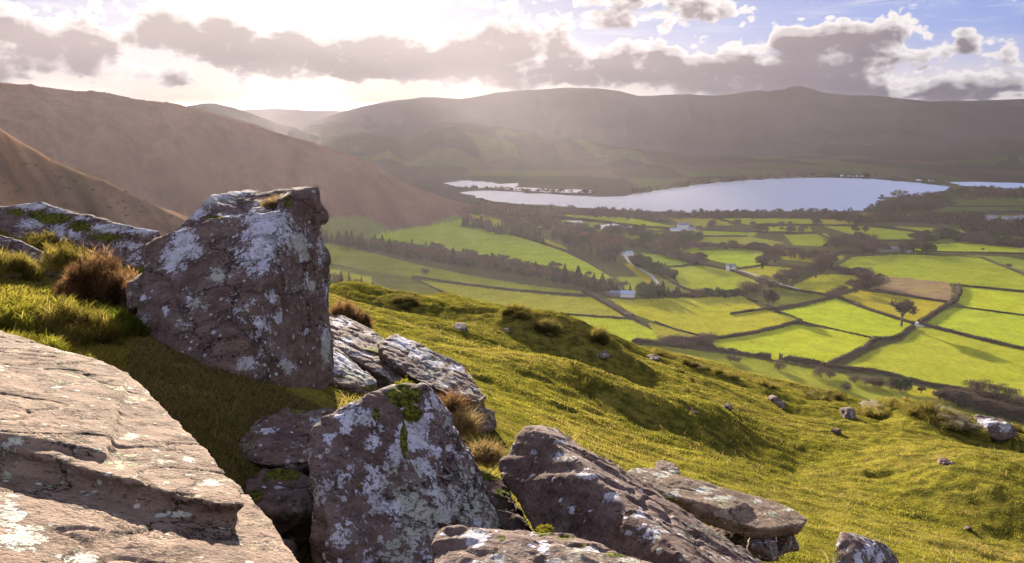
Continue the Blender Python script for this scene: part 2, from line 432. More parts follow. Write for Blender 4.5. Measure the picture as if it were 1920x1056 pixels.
def rock_mat(name, base, base2, lich=(.40, .40, .46), lich_amt=0.0, fine=0.0, moss=1.0):
    m, t, out = new_mat(name)
    p = xobj()
    strata = xnoise(xmap(p, (1.2, 1.2, 9), (.25, .2, 0)), 2.2, 6, .6, .4)
    mott = xnoise(p, 7, 6, .62)
    grain = xnoise(p, 90, 4, .6)
    c = xmix(xsmooth(mott * .6 + strata * .4, .38, .62), base, base2)
    c = xmix(xsmooth(xnoise(p, 26, 5, .6), .55, .75) * .6, c, tuple(q * .45 for q in base))
    c = xmix(xsmooth(grain, .5, .75) * .35, c, tuple(min(1, q * 1.7) for q in base2))
    # lichen: traced patches (attribute) with ragged noise edges, plus a fine speckle
    la = xattr('lich')
    n1 = xnoise(p, 16, 8, .68); n2 = xnoise(p, 55, 5, .65); v = xvor(p, 15)
    f1 = xsmooth(la + (n1 - .5) * 2.1 + (n2 - .5) * 1.5 + (grain - .5) * .5, .46, .60)
    f2 = xsmooth(n1 * .6 + n2 * .4 + (xnoise(p, 2.5, 3, .5) - .5) * .55 + lich_amt + (grain - .5) * .15, .595, .655)
    f3 = xsmooth(v * -1.0 + (xnoise(p, 3.2, 2, .5) - .5) * .35 + lich_amt * .8, -.165, -.14)
    f = (X.m('MAXIMUM', X.m('MAXIMUM', f1, f2), f3)) * (1.0 - xsmooth(n2, .56, .72) * .7) * (1.0 - xsmooth(xnoise(p, 150, 3, .7), .55, .70) * .6)
    lc = xmix(xsmooth(xnoise(p, 9, 4, .6), .42, .62), lich, tuple(q * .62 for q in lich[:2]) + (lich[2] * .55,))
    lc = xmix(xsmooth(n2, .45, .6) * .5, lc, tuple(min(1, q * 1.25) for q in lich))
    c = xmix(xsmooth(xnoise(p, 5, 6, .7), .56, .66) * .55, c, tuple(q * .38 for q in base))
    lc = xmix(xsmooth(xnoise(p, 3.1, 3, .5), .52, .60) * .7, lc, (lich[0] * .62, lich[1] * .66, lich[2] * .42))
    c = xmix(f, c, lc)
    c = xmix(xsmooth(xnoise(p, 120, 3, .7), .62, .72) * .55, c, (.02, .016, .014))
    ma = xattr('moss')
    fm = xsmooth(ma + (xnoise(p, 22, 6, .65) - .5) * 1.4, .48, .60) * moss
    mc = xmix(xsmooth(xnoise(p, 60, 4, .6), .4, .62), (.030, .036, .008), (.135, .135, .018))
    c = xmix(fm, c, mc)
    pitn = xsmooth(xnoise(xmap(p, (1, 1.6, 3)), 38, 3, .6), .60, .70)
    c = xmix(pitn * .55, c, tuple(q * .35 for q in base))
    wv_ = xaddv(p, xscale(xvec(n1, n2, mott), .22)); cd = xvor(xmap(wv_, (1.6, 1.6, 2.8)), 1.9, 'DISTANCE_TO_EDGE')
    crk = (1.0 - xsmooth(cd, .004, .020)) * xsmooth(xnoise(p, 1.9, 2, .5), .46, .56)
    c = xmix(crk * .8, c, (.012, .009, .008))
    h = crk * -3.0 + grain * .5 - pitn * .6 + n2 * .35 + mott * .8 + strata * 1.4 + f * .22 + fm * (xnoise(p, 140, 2, .6) * 1.2)
    nn = xbump(h, .85, .016 if not fine else .010)
    b = bsdf(t, c, 1.0, .04, nn)
    t.links.new(b.outputs[0], out.inputs[0])
    return m

def simple_mat(name, c1, c2, scale=5, rough=.9, spec=.15, coords='obj', bump=0):
    m, t, out = new_mat(name); p = xobj() if coords == 'obj' else xpos()
    n = xnoise(p, scale, 5, .6); b = bsdf(t, xmix(xsmooth(n, .35, .65), c1, c2), rough, spec, xbump(n, .5, bump) if bump else None)
    t.links.new(b.outputs[0], out.inputs[0]); return m
# ------------------------------------------------------------------ far ground
CELL = []      # fields: (label, colour, polygon in photo pixels)
G1, G2, G3 = (.31, .335, .020), (.265, .31, .022), (.195, .235, .026)
YL, TN, DG, OL = (.285, .28, .022), (.23, .175, .085), (.075, .095, .018), (.12, .135, .022)
CELL += [(G2, [(690, 445), (770, 428), (860, 413), (895, 418), (950, 438), (1010, 455), (1060, 470), (1100, 490), (1148, 520), (1130, 526), (1060, 505), (980, 490), (900, 478), (820, 464), (740, 452)]),
         (G3, [(600, 455), (700, 475), (800, 500), (900, 520), (1000, 536), (1120, 550), (1100, 556), (960, 545), (860, 533), (765, 520), (700, 510), (600, 490)]),
         (YL, [(780, 525), (860, 534), (960, 546), (1060, 556), (1110, 557), (1182, 597), (1080, 591), (980, 586), (900, 576), (850, 558), (800, 536)]),
         (OL, [(600, 494), (700, 510), (765, 521), (845, 555), (780, 556), (600, 540)]),
         (G1, [(900, 580), (980, 588), (1060, 591), (1185, 600), (1215, 615), (1250, 640), (1150, 645), (1000, 630)]),
         (G1, [(1120, 558), (1180, 562), (1300, 558), (1390, 555), (1430, 578), (1492, 600), (1480, 608), (1420, 624), (1335, 637), (1310, 628), (1230, 604), (1190, 590)]),
         (YL, [(1215, 605), (1312, 630), (1290, 648), (1240, 648)]),
         (G1, [(1335, 639), (1420, 626), (1490, 609), (1560, 618), (1642, 637), (1610, 662), (1540, 686), (1450, 674), (1380, 656), (1340, 650)]),
         (G1, [(1458, 585), (1500, 577), (1568, 560), (1620, 580), (1712, 608), (1690, 628), (1640, 636), (1560, 617), (1500, 603)]),
         (YL, [(1572, 556), (1612, 545), (1700, 556), (1784, 569), (1745, 592), (1722, 606), (1640, 581)]),
         (TN, [(1640, 530), (1650, 517), (1700, 520), (1780, 530), (1786, 550), (1780, 566), (1700, 555), (1630, 543)]),
         (G2, [(1570, 500), (1600, 482), (1700, 477), (1850, 484), (1880, 500), (1930, 522), (1930, 547), (1810, 535), (1780, 530), (1650, 516), (1600, 508)]),
         (G1, [(1680, 468), (1690, 460), (1800, 456), (1930, 466), (1930, 474), (1790, 474), (1700, 474)]),
         (G1, [(1797, 537), (1930, 549), (1930, 592), (1812, 577), (1790, 565), (1798, 552)]),
         (G2, [(1790, 577), (1812, 578), (1930, 594), (1930, 657), (1850, 640), (1735, 608), (1765, 585)]),
         (G2, [(1725, 612), (1780, 624), (1850, 642), (1930, 658), (1930, 745), (1870, 738), (1820, 733), (1740, 720), (1640, 697), (1580, 688), (1640, 655), (1690, 640)]),
         (G2, [(1255, 500), (1320, 497), (1372, 509), (1440, 536), (1400, 548), (1330, 552), (1275, 535)]),
         (G1, [(1240, 462), (1330, 462), (1430, 472), (1436, 494), (1395, 502), (1310, 482), (1255, 474)]),
         (G3, [(1180, 474), (1250, 478), (1295, 495), (1250, 501), (1200, 486)]),
         (G1, [(1388, 505), (1440, 498), (1505, 504), (1485, 526), (1450, 533), (1400, 512)]),
         (G1, [(1040, 402), (1150, 405), (1200, 412), (1282, 428), (1200, 424), (1100, 411)]),
         (YL, [(1235, 408), (1330, 409), (1385, 421), (1310, 427), (1262, 418)]),
         (G1, [(1340, 410), (1420, 409), (1520, 411), (1525, 420), (1440, 418), (1400, 421)]),
         (G1, [(1300, 432), (1420, 436), (1412, 443), (1300, 441)]), (G3, [(1270, 446), (1400, 443), (1470, 455), (1440, 466), (1330, 460)]),
         (G1, [(1430, 425), (1520, 424), (1520, 436), (1430, 436)]), (YL, [(1538, 411), (1602, 413), (1600, 422), (1545, 422)]),
         (G2, [(1545, 424), (1620, 425), (1720, 436), (1710, 452), (1650, 451), (1590, 438)]), (G2, [(1680, 425), (1800, 430), (1815, 438), (1780, 444), (1715, 436)]),
         (YL, [(1470, 440), (1552, 438), (1560, 452), (1540, 462), (1488, 460)]), (YL, [(1450, 468), (1560, 474), (1590, 480), (1560, 496), (1470, 487)]),
         (YL, [(1535, 514), (1600, 517), (1640, 522), (1620, 532), (1560, 555), (1500, 547), (1480, 540)]), (OL, [(1310, 462), (1480, 466), (1470, 470), (1310, 470)]),
         (OL, [(1450, 536), (1480, 543), (1560, 557), (1500, 572), (1460, 577), (1410, 562)]),
         (OL, [(1200, 490), (1240, 500), (1270, 535), (1320, 553), (1240, 552), (1190, 520)]), (YL, [(1170, 495), (1195, 492), (1225, 520), (1232, 548), (1215, 548), (1205, 525)]),
         (G3, [(1145, 520), (1200, 520), (1235, 548), (1200, 552), (1165, 540)]),
         (YL, [(880, 400), (905, 402), (960, 422), (1000, 440), (1058, 462), (1066, 470), (1010, 455), (950, 436), (892, 415)]),
         (G3, [(1000, 418), (1060, 412), (1200, 425), (1260, 432), (1240, 440), (1100, 436), (1010, 428)]),
         (G3, [(1150, 644), (1250, 650), (1380, 667), (1560, 697), (1700, 735), (1800, 756), (1930, 800), (1930, 1000), (1150, 760)]),
         (YL, [(1700, 722), (1745, 728), (1790, 748), (1740, 745), (1700, 738)]), (G1, [(1830, 750), (1930, 770), (1930, 790), (1850, 765)]),
         (DG, [(1600, 372), (1780, 374), (1930, 372), (1930, 395), (1700, 398), (1600, 392)]), (OL, [(1560, 398), (1800, 400), (1930, 402), (1930, 408), (1700, 410), (1560, 406)]),
         (OL, [(1840, 440), (1930, 445), (1930, 455), (1850, 450)]), (G3, [(1800, 478), (1890, 482), (1930, 490), (1930, 516), (1885, 500), (1850, 484)]),
         (DG, [(1000, 378), (1080, 383), (1060, 390), (1000, 386)]), (G3, [(1140, 435), (1230, 441), (1250, 452), (1180, 460), (1130, 450)]),
         (OL, [(1700, 455), (1780, 446), (1850, 452), (1800, 456)])]
def jit(c, k, r): return tuple(max(0, q * (1 + r.uniform(-k, k))) for q in c)

def build_far():
    azs = np.unique(np.concatenate([np.linspace(-R(180), -R(36), 40), np.linspace(-R(36), R(37), 620), np.linspace(R(37), R(180), 40)]))
    # ranges at even steps of view depression, densified over the hills
    y1 = np.linspace(1000, 236, 400); r1 = CZ / np.tan(np.arctan((y1 - HY) / FPX))
    rr = np.unique(np.concatenate([np.linspace(205, 450, 90), [9, 20, 30, 40, 55, 70, 90, 115, 140, 170, 200], np.linspace(210, 1700, 200), r1[r1 > 200], np.linspace(3000, 9500, 130), np.geomspace(9500, 18000, 40), [22000, 30000, 50000, 80000]]))
    A, RR = np.meshgrid(azs, rr, indexing='ij'); a = A.ravel(); r = RR.ravel()
    z = all_far(a, r); x = np.sin(a) * r; y = np.cos(a) * r
    v = np.stack([x, y, z], -1)
    na, nr = len(azs), len(rr)
    i = np.arange(na - 1)[:, None] * nr + np.arange(nr - 1)[None, :]
    q = np.stack([i, i + 1, i + nr + 1, i + nr], -1).reshape(-1, 4)[:, ::-1]
    px, py, dd = project(v)
    hz = far_z(a, r)
    col = np.tile(np.array([.075, .075, .026]), (len(v), 1))
    # patchwork of dull pasture and plough further away
    pn = fbm(np.stack([x / 260, y / 420, 0 * x], -1), 2); pc = np.floor(np.stack([(x + 140 * perlin(np.stack([x / 900, y / 900, 0 * x], -1))) / 170, (y + 160 * pn) / 330], -1)).astype(int)
    hsh = ((pc[:, 0] * 73856093) ^ (pc[:, 1] * 19349663)) % 997 / 997.0
    pal = np.array([(.10, .13, .022), (.06, .075, .02), (.12, .085, .045), (.075, .06, .035), (.13, .15, .022), (.05, .05, .022), (.055, .042, .03)])
    pat = pal[(hsh * len(pal)).astype(int)]
    farm = (y > 1500) & (r < 4600)
    col[farm] = (pat[farm] * .7 + pat[farm].mean(1, keepdims=True) * .3) * .45
    # moorland above
    H = {h['name']: h for h in HILLS}
    moor = np.array([.046, .036, .038])
    w = sstep(r + 500 * fbm(np.stack([x / 700, y / 700, 0 * x], -1), 3), 3700, 4900)[:, None]
    col = col * (1 - w) + moor * w * (1 + .25 * fbm(np.stack([x / 500, y / 500, 1 + 0 * x], -1), 4))[:, None]
    # left hill and spur
    L = H['left']; s = (r - ev(L['F'], a)) / (ev(L['R'], a) - ev(L['F'], a))
    isL = (hz > 1.5) & (px < 1010) & (r > ev(L['F'], a) - 10) & (r < 2600)
    n = fbm(np.stack([x / 60, y / 60, 4 + 0 * x], -1), 4)
    cl = np.array([.115, .056, .038])[None] * (1 + .35 * n)[:, None]
    gl = sstep(.32 - s + .12 * n, -.02, .10)[:, None] * (px > 600)[:, None]
    cl = cl * (1 - gl) + np.array([.12, .13, .03]) * gl
    col[isL] = cl[isL]
    isS = (r < 560) & (px < 800) & (r > 40)
    n2 = fbm(np.stack([x / 16, y / 16, 4 + 0 * x], -1), 4); n3 = fbm(np.stack([x / 12, y / 25, 9 + 0 * x], -1), 3)
    cs = np.array([.135, .082, .054])[None] * (1 + .7 * n2)[:, None]
    gs = (sstep(n3, .35, .6) * .4)[:, None]; cs = cs * (1 - gs) + np.array([.09, .085, .035]) * gs
    col[isS] = cs[isS]
    rr_ = random.Random(3)
    vis = (r > 150) & (dd > 1)
    for c, poly in CELL:
        c = jit(c, .10, rr_)
        m = vis & inpoly(px, py, poly)
        ang = rr_.uniform(0, 3.14); st = np.sin((x * math.cos(ang) + y * math.sin(ang)) / 3.2) * .02
        nn = fbm(np.stack([x[m] / 45, y[m] / 45, 2 + 0 * x[m]], -1), 3)
        col[m] = np.array(c)[None] * (1 + .10 * nn + st[m])[:, None]
        yy = sstep(nn, .1, .6)[:, None] * .25
        col[m] = col[m] * (1 - yy) + np.array([.28, .26, .03]) * yy * (1 if c[0] > .1 else .4)
    # worked tracks in the tan field
    m, t, out = new_mat('valley_ground')
    c = xattr('gcol', True); p = xpos()
    f = xnoise(p, .05, 6, .65); g = xnoise(xmap(p, (1, .25, 1)), .35, 4, .6)
    fac = xsmooth(f, .25, .8) * .34 + xsmooth(g, .2, .8) * .26 + xsmooth(xnoise(p, .25, 5, .7), .3, .7) * .20 + .60
    b = bsdf(t, xscale(c, fac), 1.0, 0.0, xbump(f + g * .4, .25, 3.0))
    t.links.new(b.outputs[0], out.inputs[0])
    o = mesh_np('valley_ground', v, quads=q, mat=m, cols={'gcol': col}); tag(o, kind='structure')
    return o
valley = build_far()

# ------------------------------------------------------------------ water
def wat_mat():
    m, t, out = new_mat('water'); p = xpos()
    h = xnoise(xmap(p, (1, .6, 1)), .5, 4, .6) + xnoise(p, .02, 3, .6) * 2
    b = bsdf(t, (1.0, .93, .86), .30, .5, xbump(h, .25, .25)); b.inputs['Metallic'].default_value = .92
    b.inputs['Specular IOR Level'].default_value = .9
    t.links.new(b.outputs[0], out.inputs[0]); return m
WM = wat_mat()
def pond(name, label, pts, dz=.6, z=None):
    q = np.array([P(px, py, 1.0) for px, py in pts]); d = q - np.array([0, 0, CZ]); zz = (z if z is not None else 0) + dz
    v = np.array([0, 0, CZ]) + d * ((zz - CZ) / d[:, 2])[:, None]
    # resample + ragged shoreline
    pts2 = []
    rr = random.Random(len(pts))
    for i in range(len(v)):
        a, b = v[i], v[(i + 1) % len(v)]; n = max(1, int(np.linalg.norm(b - a) / 22))
        for k in range(n):
            w = a + (b - a) * k / n; j = 7.0
            pts2.append((w[0] + rr.uniform(-j, j), w[1] + rr.uniform(-j, j) * 1.5, zz))
    bm = bmesh.new(); f = bm.faces.new([bm.verts.new(w) for w in pts2]); bmesh.ops.triangulate(bm, faces=[f]); bmesh.ops.recalc_face_normals(bm, faces=bm.faces[:])
    for f in bm.faces:
        if f.normal.z < 0: f.normal_flip()
    me = bpy.data.meshes.new(name); bm.to_mesh(me); bm.free(); me.materials.append(WM)
    o = bpy.data.objects.new(name, me); col_main.objects.link(o); tag(o, label, kind='structure'); return o
pond('lake', 'long pale lake lying across the valley floor', [(862, 361), (885, 358), (930, 357), (990, 362), (1060, 366), (1120, 369), (1170, 368), (1205, 361), (1270, 352), (1330, 344), (1400, 338), (1480, 334), (1560, 333), (1640, 336), (1720, 343), (1778, 350), (1770, 358), (1720, 367), (1690, 370),
     (1665, 369), (1640, 372), (1678, 377), (1672, 383), (1640, 388), (1622, 394), (1590, 397), (1500, 396), (1400, 396), (1300, 399), (1200, 396), (1100, 390), (1000, 384), (930, 378), (895, 370)])
pond('flood_water', 'strip of flooded meadow at the left end of the lake', [(828, 343), (860, 339), (905, 340), (935, 345), (972, 343), (968, 351), (1000, 353), (1060, 355), (1115, 357), (1112, 361), (1040, 361), (960, 357), (930, 353), (880, 352), (850, 348)], .7)
pond('flood_water', 'narrow band of water beyond the right end of the lake', [(1775, 341), (1830, 341), (1880, 342), (1930, 344), (1930, 355), (1870, 352), (1800, 348)], .7)
pond('flood_water', 'thin bright pool behind the far shore of the lake', [(1570, 328), (1620, 329), (1618, 331), (1572, 331)], .8)
pond('flood_water', 'tiny bright pool in the dark fields behind the lake', [(1718, 336), (1750, 338), (1748, 340), (1720, 338)], .8)
pond('puddle', 'shallow standing water in the grey ploughed field near the lake', [(1060, 414), (1090, 413), (1100, 417), (1072, 418)], .6)
pond('puddle', 'long shallow puddle lying across the grey ploughed field', [(1115, 424), (1150, 420), (1195, 426), (1160, 430), (1120, 429)], .6)
pond('puddle', 'bright puddle at the top of the green field by the oaks', [(1398, 471), (1420, 471), (1422, 474), (1405, 474)], .6)

# ------------------------------------------------------------------ lane
def ribbon(name, pts, width, mat, dz=.5):
    h = ground_hits(pts); v = []; 
    # resample
    q = []
    for i in range(len(h) - 1):
        for k in range(6): q.append(h[i] + (h[i + 1] - h[i]) * k / 6)
    q.append(h[-1]); q = np.array(q)
    q[1:-1] = (q[:-2] + q[1:-1] + q[2:]) / 3
    t = np.gradient(q[:, :2], axis=0); t /= np.linalg.norm(t, axis=1)[:, None] + 1e-9; nrm = np.stack([-t[:, 1], t[:, 0]], -1)
    for s in (-.5, .5):
        e = q.copy(); e[:, :2] += nrm * width * s; e[:, 2] = fz(e[:, 0], e[:, 1]) + dz; v.append(e)
    n = len(q); v = np.concatenate(v); f = np.array([[i, i + 1, n + i + 1, n + i] for i in range(n - 1)])
    o = mesh_np(name, v, quads=f[:, ::-1], mat=mat); return tag(o, kind='structure')
lane_m = simple_mat('lane_gravel', (.26, .24, .21), (.40, .38, .33), .4, .5, .4, 'pos')
ribbon('farm_lane', [(1165, 470), (1172, 480), (1180, 492), (1205, 508), (1222, 518), (1232, 530), (1226, 542), (1222, 552)], 4.5, lane_m)
ribbon('farm_lane', [(1385, 507), (1402, 512), (1428, 520), (1460, 532), (1500, 544)], 4.0, lane_m)

# ------------------------------------------------------------------ hillside (near ground)
def build_near():
    azs = np.concatenate([np.linspace(-R(75), -R(34), 24)[:-1], np.linspace(-R(34), R(35), 720), np.linspace(R(35), R(75), 24)[1:]])
    rr = np.concatenate([[.3, .6, .9], np.geomspace(1.1, 95, 640)])
    A, RR = np.meshgrid(azs, rr, indexing='ij'); a = A.ravel(); r = RR.ravel(); z = near_z(a, np.maximum(r, .5))
    v = np.stack([np.sin(a) * r, np.cos(a) * r, z], -1)
    na, nr = len(azs), len(rr); i = np.arange(na - 1)[:, None] * nr + np.arange(nr - 1)[None, :]
    q = np.stack([i, i + 1, i + nr + 1, i + nr], -1).reshape(-1, 4)[:, ::-1]
    m, t, out = new_mat('turf'); p = xpos()
    n1 = xnoise(p, .35, 5, .6); n2 = xnoise(p, 3.5, 5, .65); n3 = xnoise(p, 26, 4, .65)
    c = xmix(xsmooth(n2, .35, .65), (.052, .050, .011), (.145, .128, .018))
    c = xmix(xsmooth(n1 * .6 + n2 * .4, .50, .62) * .5, c, (.17, .13, .035))
    c = xmix(xsmooth(xnoise(p, 1.1, 5, .7), .63, .72) * .7, c, (.075, .045, .03))
    c = xmix(xsmooth(n3, .3, .75), xscale(c, .6), xscale(c, 1.25))
    b = bsdf(t, c, 1.0, 0.0, xbump(n2 * 1.2 + n3 * .5, .7, .05)); t.links.new(b.outputs[0], out.inputs[0])
    return tag(mesh_np('hillside', v, quads=q, mat=m), kind='structure')
hillside = build_near()

# ------------------------------------------------------------------ grass blades
def blade_mat(name, trans=.55):
    m, t, out = new_mat(name); c = xattr('bcol', True); s = leafy(t, c, trans, 1.0, 0.0); t.links.new(s.outputs[0], out.inputs[0]); return m
BLM = blade_mat('grass_blade')
def blades(name, pos, h, w, lean, col, seed=0, detailed=False, dirs=None, mat=None, curl=.5):
    r = np.random.RandomState(seed); n = len(pos); th = r.uniform(0, 2 * np.pi, n); ph = r.uniform(0, 2 * np.pi, n)
    side = np.stack([np.cos(th), np.sin(th), 0 * th], -1)
    if dirs is None:
        d = np.stack([np.cos(ph) * lean, np.sin(ph) * lean, np.ones(n)], -1)
    else:
        d = dirs + np.stack([np.cos(ph) * lean, np.sin(ph) * lean, 0 * ph], -1)
    d /= np.linalg.norm(d, axis=1)[:, None]
    h = h[:, None]; w = w[:, None]
    if not detailed:
        v = np.stack([pos - side * w / 2, pos + side * w / 2, pos + d * h], 1).reshape(-1, 3)
        f = np.arange(3 * n).reshape(-1, 3); k = 3
    else:
        d2 = d + np.stack([np.cos(ph) * curl, np.sin(ph) * curl, -.25 * np.ones(n)], -1) * r.uniform(.3, 1.3, (n, 1)); d2 /= np.linalg.norm(d2, axis=1)[:, None]
        m1 = pos + d * h * .55
        v = np.stack([pos - side * w / 2, pos + side * w / 2, m1 - side * w * .35, m1 + side * w * .35, m1 + d2 * h * .5], 1).reshape(-1, 3)
        b = np.arange(n)[:, None] * 5
        f = np.concatenate([b + [0, 1, 3], b + [0, 3, 2], b + [2, 3, 4]], 0); k = 5
    return mesh_np(name, v, tris=f, mat=mat or BLM, smooth=False, cols={'bcol': np.repeat(col, k, axis=0)})
def mixc(a, b, f): return np.array(a)[None] * (1 - f[:, None]) + np.array(b)[None] * f[:, None]
def near_grass():
    r = np.random.RandomState(11); n = 1150000
    az = r.uniform(-R(33), R(34.5), n); lr = r.uniform(math.log(2.0), math.log(72), n); rr = np.exp(lr)
    re = ev(EDGE_R, az); k = rr < re * 1.25
    az, rr, re = az[k], rr[k], re[k]
    x = np.sin(az) * rr; y = np.cos(az) * rr
    clump = fbm(np.stack([x * 2.2, y * 2.2, 0 * x], -1), 2); pat = fbm(np.stack([x * .35, y * .35, 3 + 0 * x], -1), 3)
    bare = fbm(np.stack([x * 1.1, y * 1.1, 7 + 0 * x], -1), 3)
    k = (r.uniform(size=len(x)) < .80 + .4 * clump) & (bare < .50 + .1 * r.normal(size=len(x)))
    x, y, rr, re, az, clump, pat, bare = (q[k] for q in (x, y, rr, re, az, clump, pat, bare))
    z = gz(x, y); n = len(x)
    px, py, dd = project(np.stack([x, y, z], -1))
    edge = sstep(rr / re, .75, .95); tus = sstep(clump, .1, .5)
    h = (.034 + .020 * tus + .016 * r.rand(n) + edge * .10 * sstep(pat, -.1, .3) * (px > 1000)) * np.clip(rr / 9, .7, 1.3) * .62
    left = (rr < 12) & (px < 700)
    h = np.where(left, h * 1.1 + .02 * r.rand(n), h)
    w = .0035 + .0011 * rr * .55
    f = np.clip(.5 + .6 * pat + .25 * r.normal(size=n), 0, 1)
    c = mixc((.066, .070, .012), (.235, .215, .026), f)
    dry = np.clip(edge * .55 * (px > 1000) + .55 * sstep(pat, .15, .45) + .2 * (r.rand(n) < .22), 0, 1)[:, None]
    c = c * (1 - dry) + np.array([.18, .135, .035]) * dry
    lf = (left & (px < 330))[:, None] * .5; c = c * (1 - lf) + np.array([.24, .19, .03]) * lf
    shade = ((px > 240) & (px < 640) & (py > 640))[:, None] * .8  # grass in the hollow is mixed towards its own dull brown
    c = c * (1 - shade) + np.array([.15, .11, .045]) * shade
    dk = (r.rand(n) < .12)[:, None]; c = np.where(dk, c * .35, c)
    big = (rr < 7)
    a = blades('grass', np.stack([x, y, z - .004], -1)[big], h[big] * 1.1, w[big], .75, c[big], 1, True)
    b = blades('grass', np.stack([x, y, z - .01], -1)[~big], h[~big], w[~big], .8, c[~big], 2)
    for o in (a, b): tag(o, kind='stuff')
    a['label'] = 'short grass between the near boulders'; b['label'] = 'cropped green turf over the hillside'
near_grass()
def straw():
    """pale dead stalks standing here and there above the turf"""
    r = np.random.RandomState(77); n = 26000; az = r.uniform(-R(33), R(34.5), n); rr = np.exp(r.uniform(math.log(2.2), math.log(62), n)); re = ev(EDGE_R, az); k = rr < re * 1.1; az, rr = az[k], rr[k]
    x = np.sin(az) * rr; y = np.cos(az) * rr; pt = fbm(np.stack([x * .8, y * .8, 15 + 0 * x], -1), 3); px, py, dd = project(np.stack([x, y, gz(x, y)], -1)); hol = (px > 240) & (px < 640) & (rr < 7)
    k = (pt > .05 + .15 * r.rand(len(pt))) | (hol & (r.rand(len(pt)) < .6)); x, y, rr, hol = x[k], y[k], rr[k], hol[k]; n = len(x)
    f = r.rand(n)[:, None]; c = np.array([.30, .22, .09]) * f + np.array([.17, .11, .05]) * (1 - f)
    o = blades('dead_grass', np.stack([x, y, gz(x, y) - .01], -1), r.uniform(.05, .15, n) * np.where(hol, .8, 1.0), .002 + rr * .00035, .7, c, 3, True); tag(o, 'dead straw stalks scattered through the turf', kind='stuff')
straw()
# ------------------------------------------------------------------ rocks
RED, RED2 = (.072, .045, .038), (.140, .104, .090)
M_RED = rock_mat('purple_sandstone', RED, RED2, lich_amt=0.0)
M_LICH = rock_mat('lichened_sandstone', (.070, .047, .042), (.14, .105, .094), lich_amt=.085)
M_SLAB = rock_mat('tan_sandstone', (.115, .080, .060), (.205, .150, .112), lich=(.42, .42, .37), lich_amt=-.01, fine=0)
M_GREY = rock_mat('grey_sandstone', (.085, .060, .052), (.16, .12, .10), lich_amt=.045)
def hull_mesh(hulls):
    bm = bmesh.new()
    for pts in hulls:
        vs = [bm.verts.new(p) for p in pts]
        r = bmesh.ops.convex_hull(bm, input=vs)
        junk = [g for g in r['geom_interior'] if isinstance(g, bmesh.types.BMVert)]
        if junk: bmesh.ops.delete(bm, geom=list(set(junk)), context='VERTS')
    me = bpy.data.meshes.new('tmp'); bm.to_mesh(me); bm.free(); return me
def slab_pts(plane, outline, th, off=0):
    top = [plane.at(px, py, off) for px, py in outline]; c = np.mean(top, axis=0)
    bot = [(p * .94 + c * .06) - plane.n * th for p in top]
    return top + bot
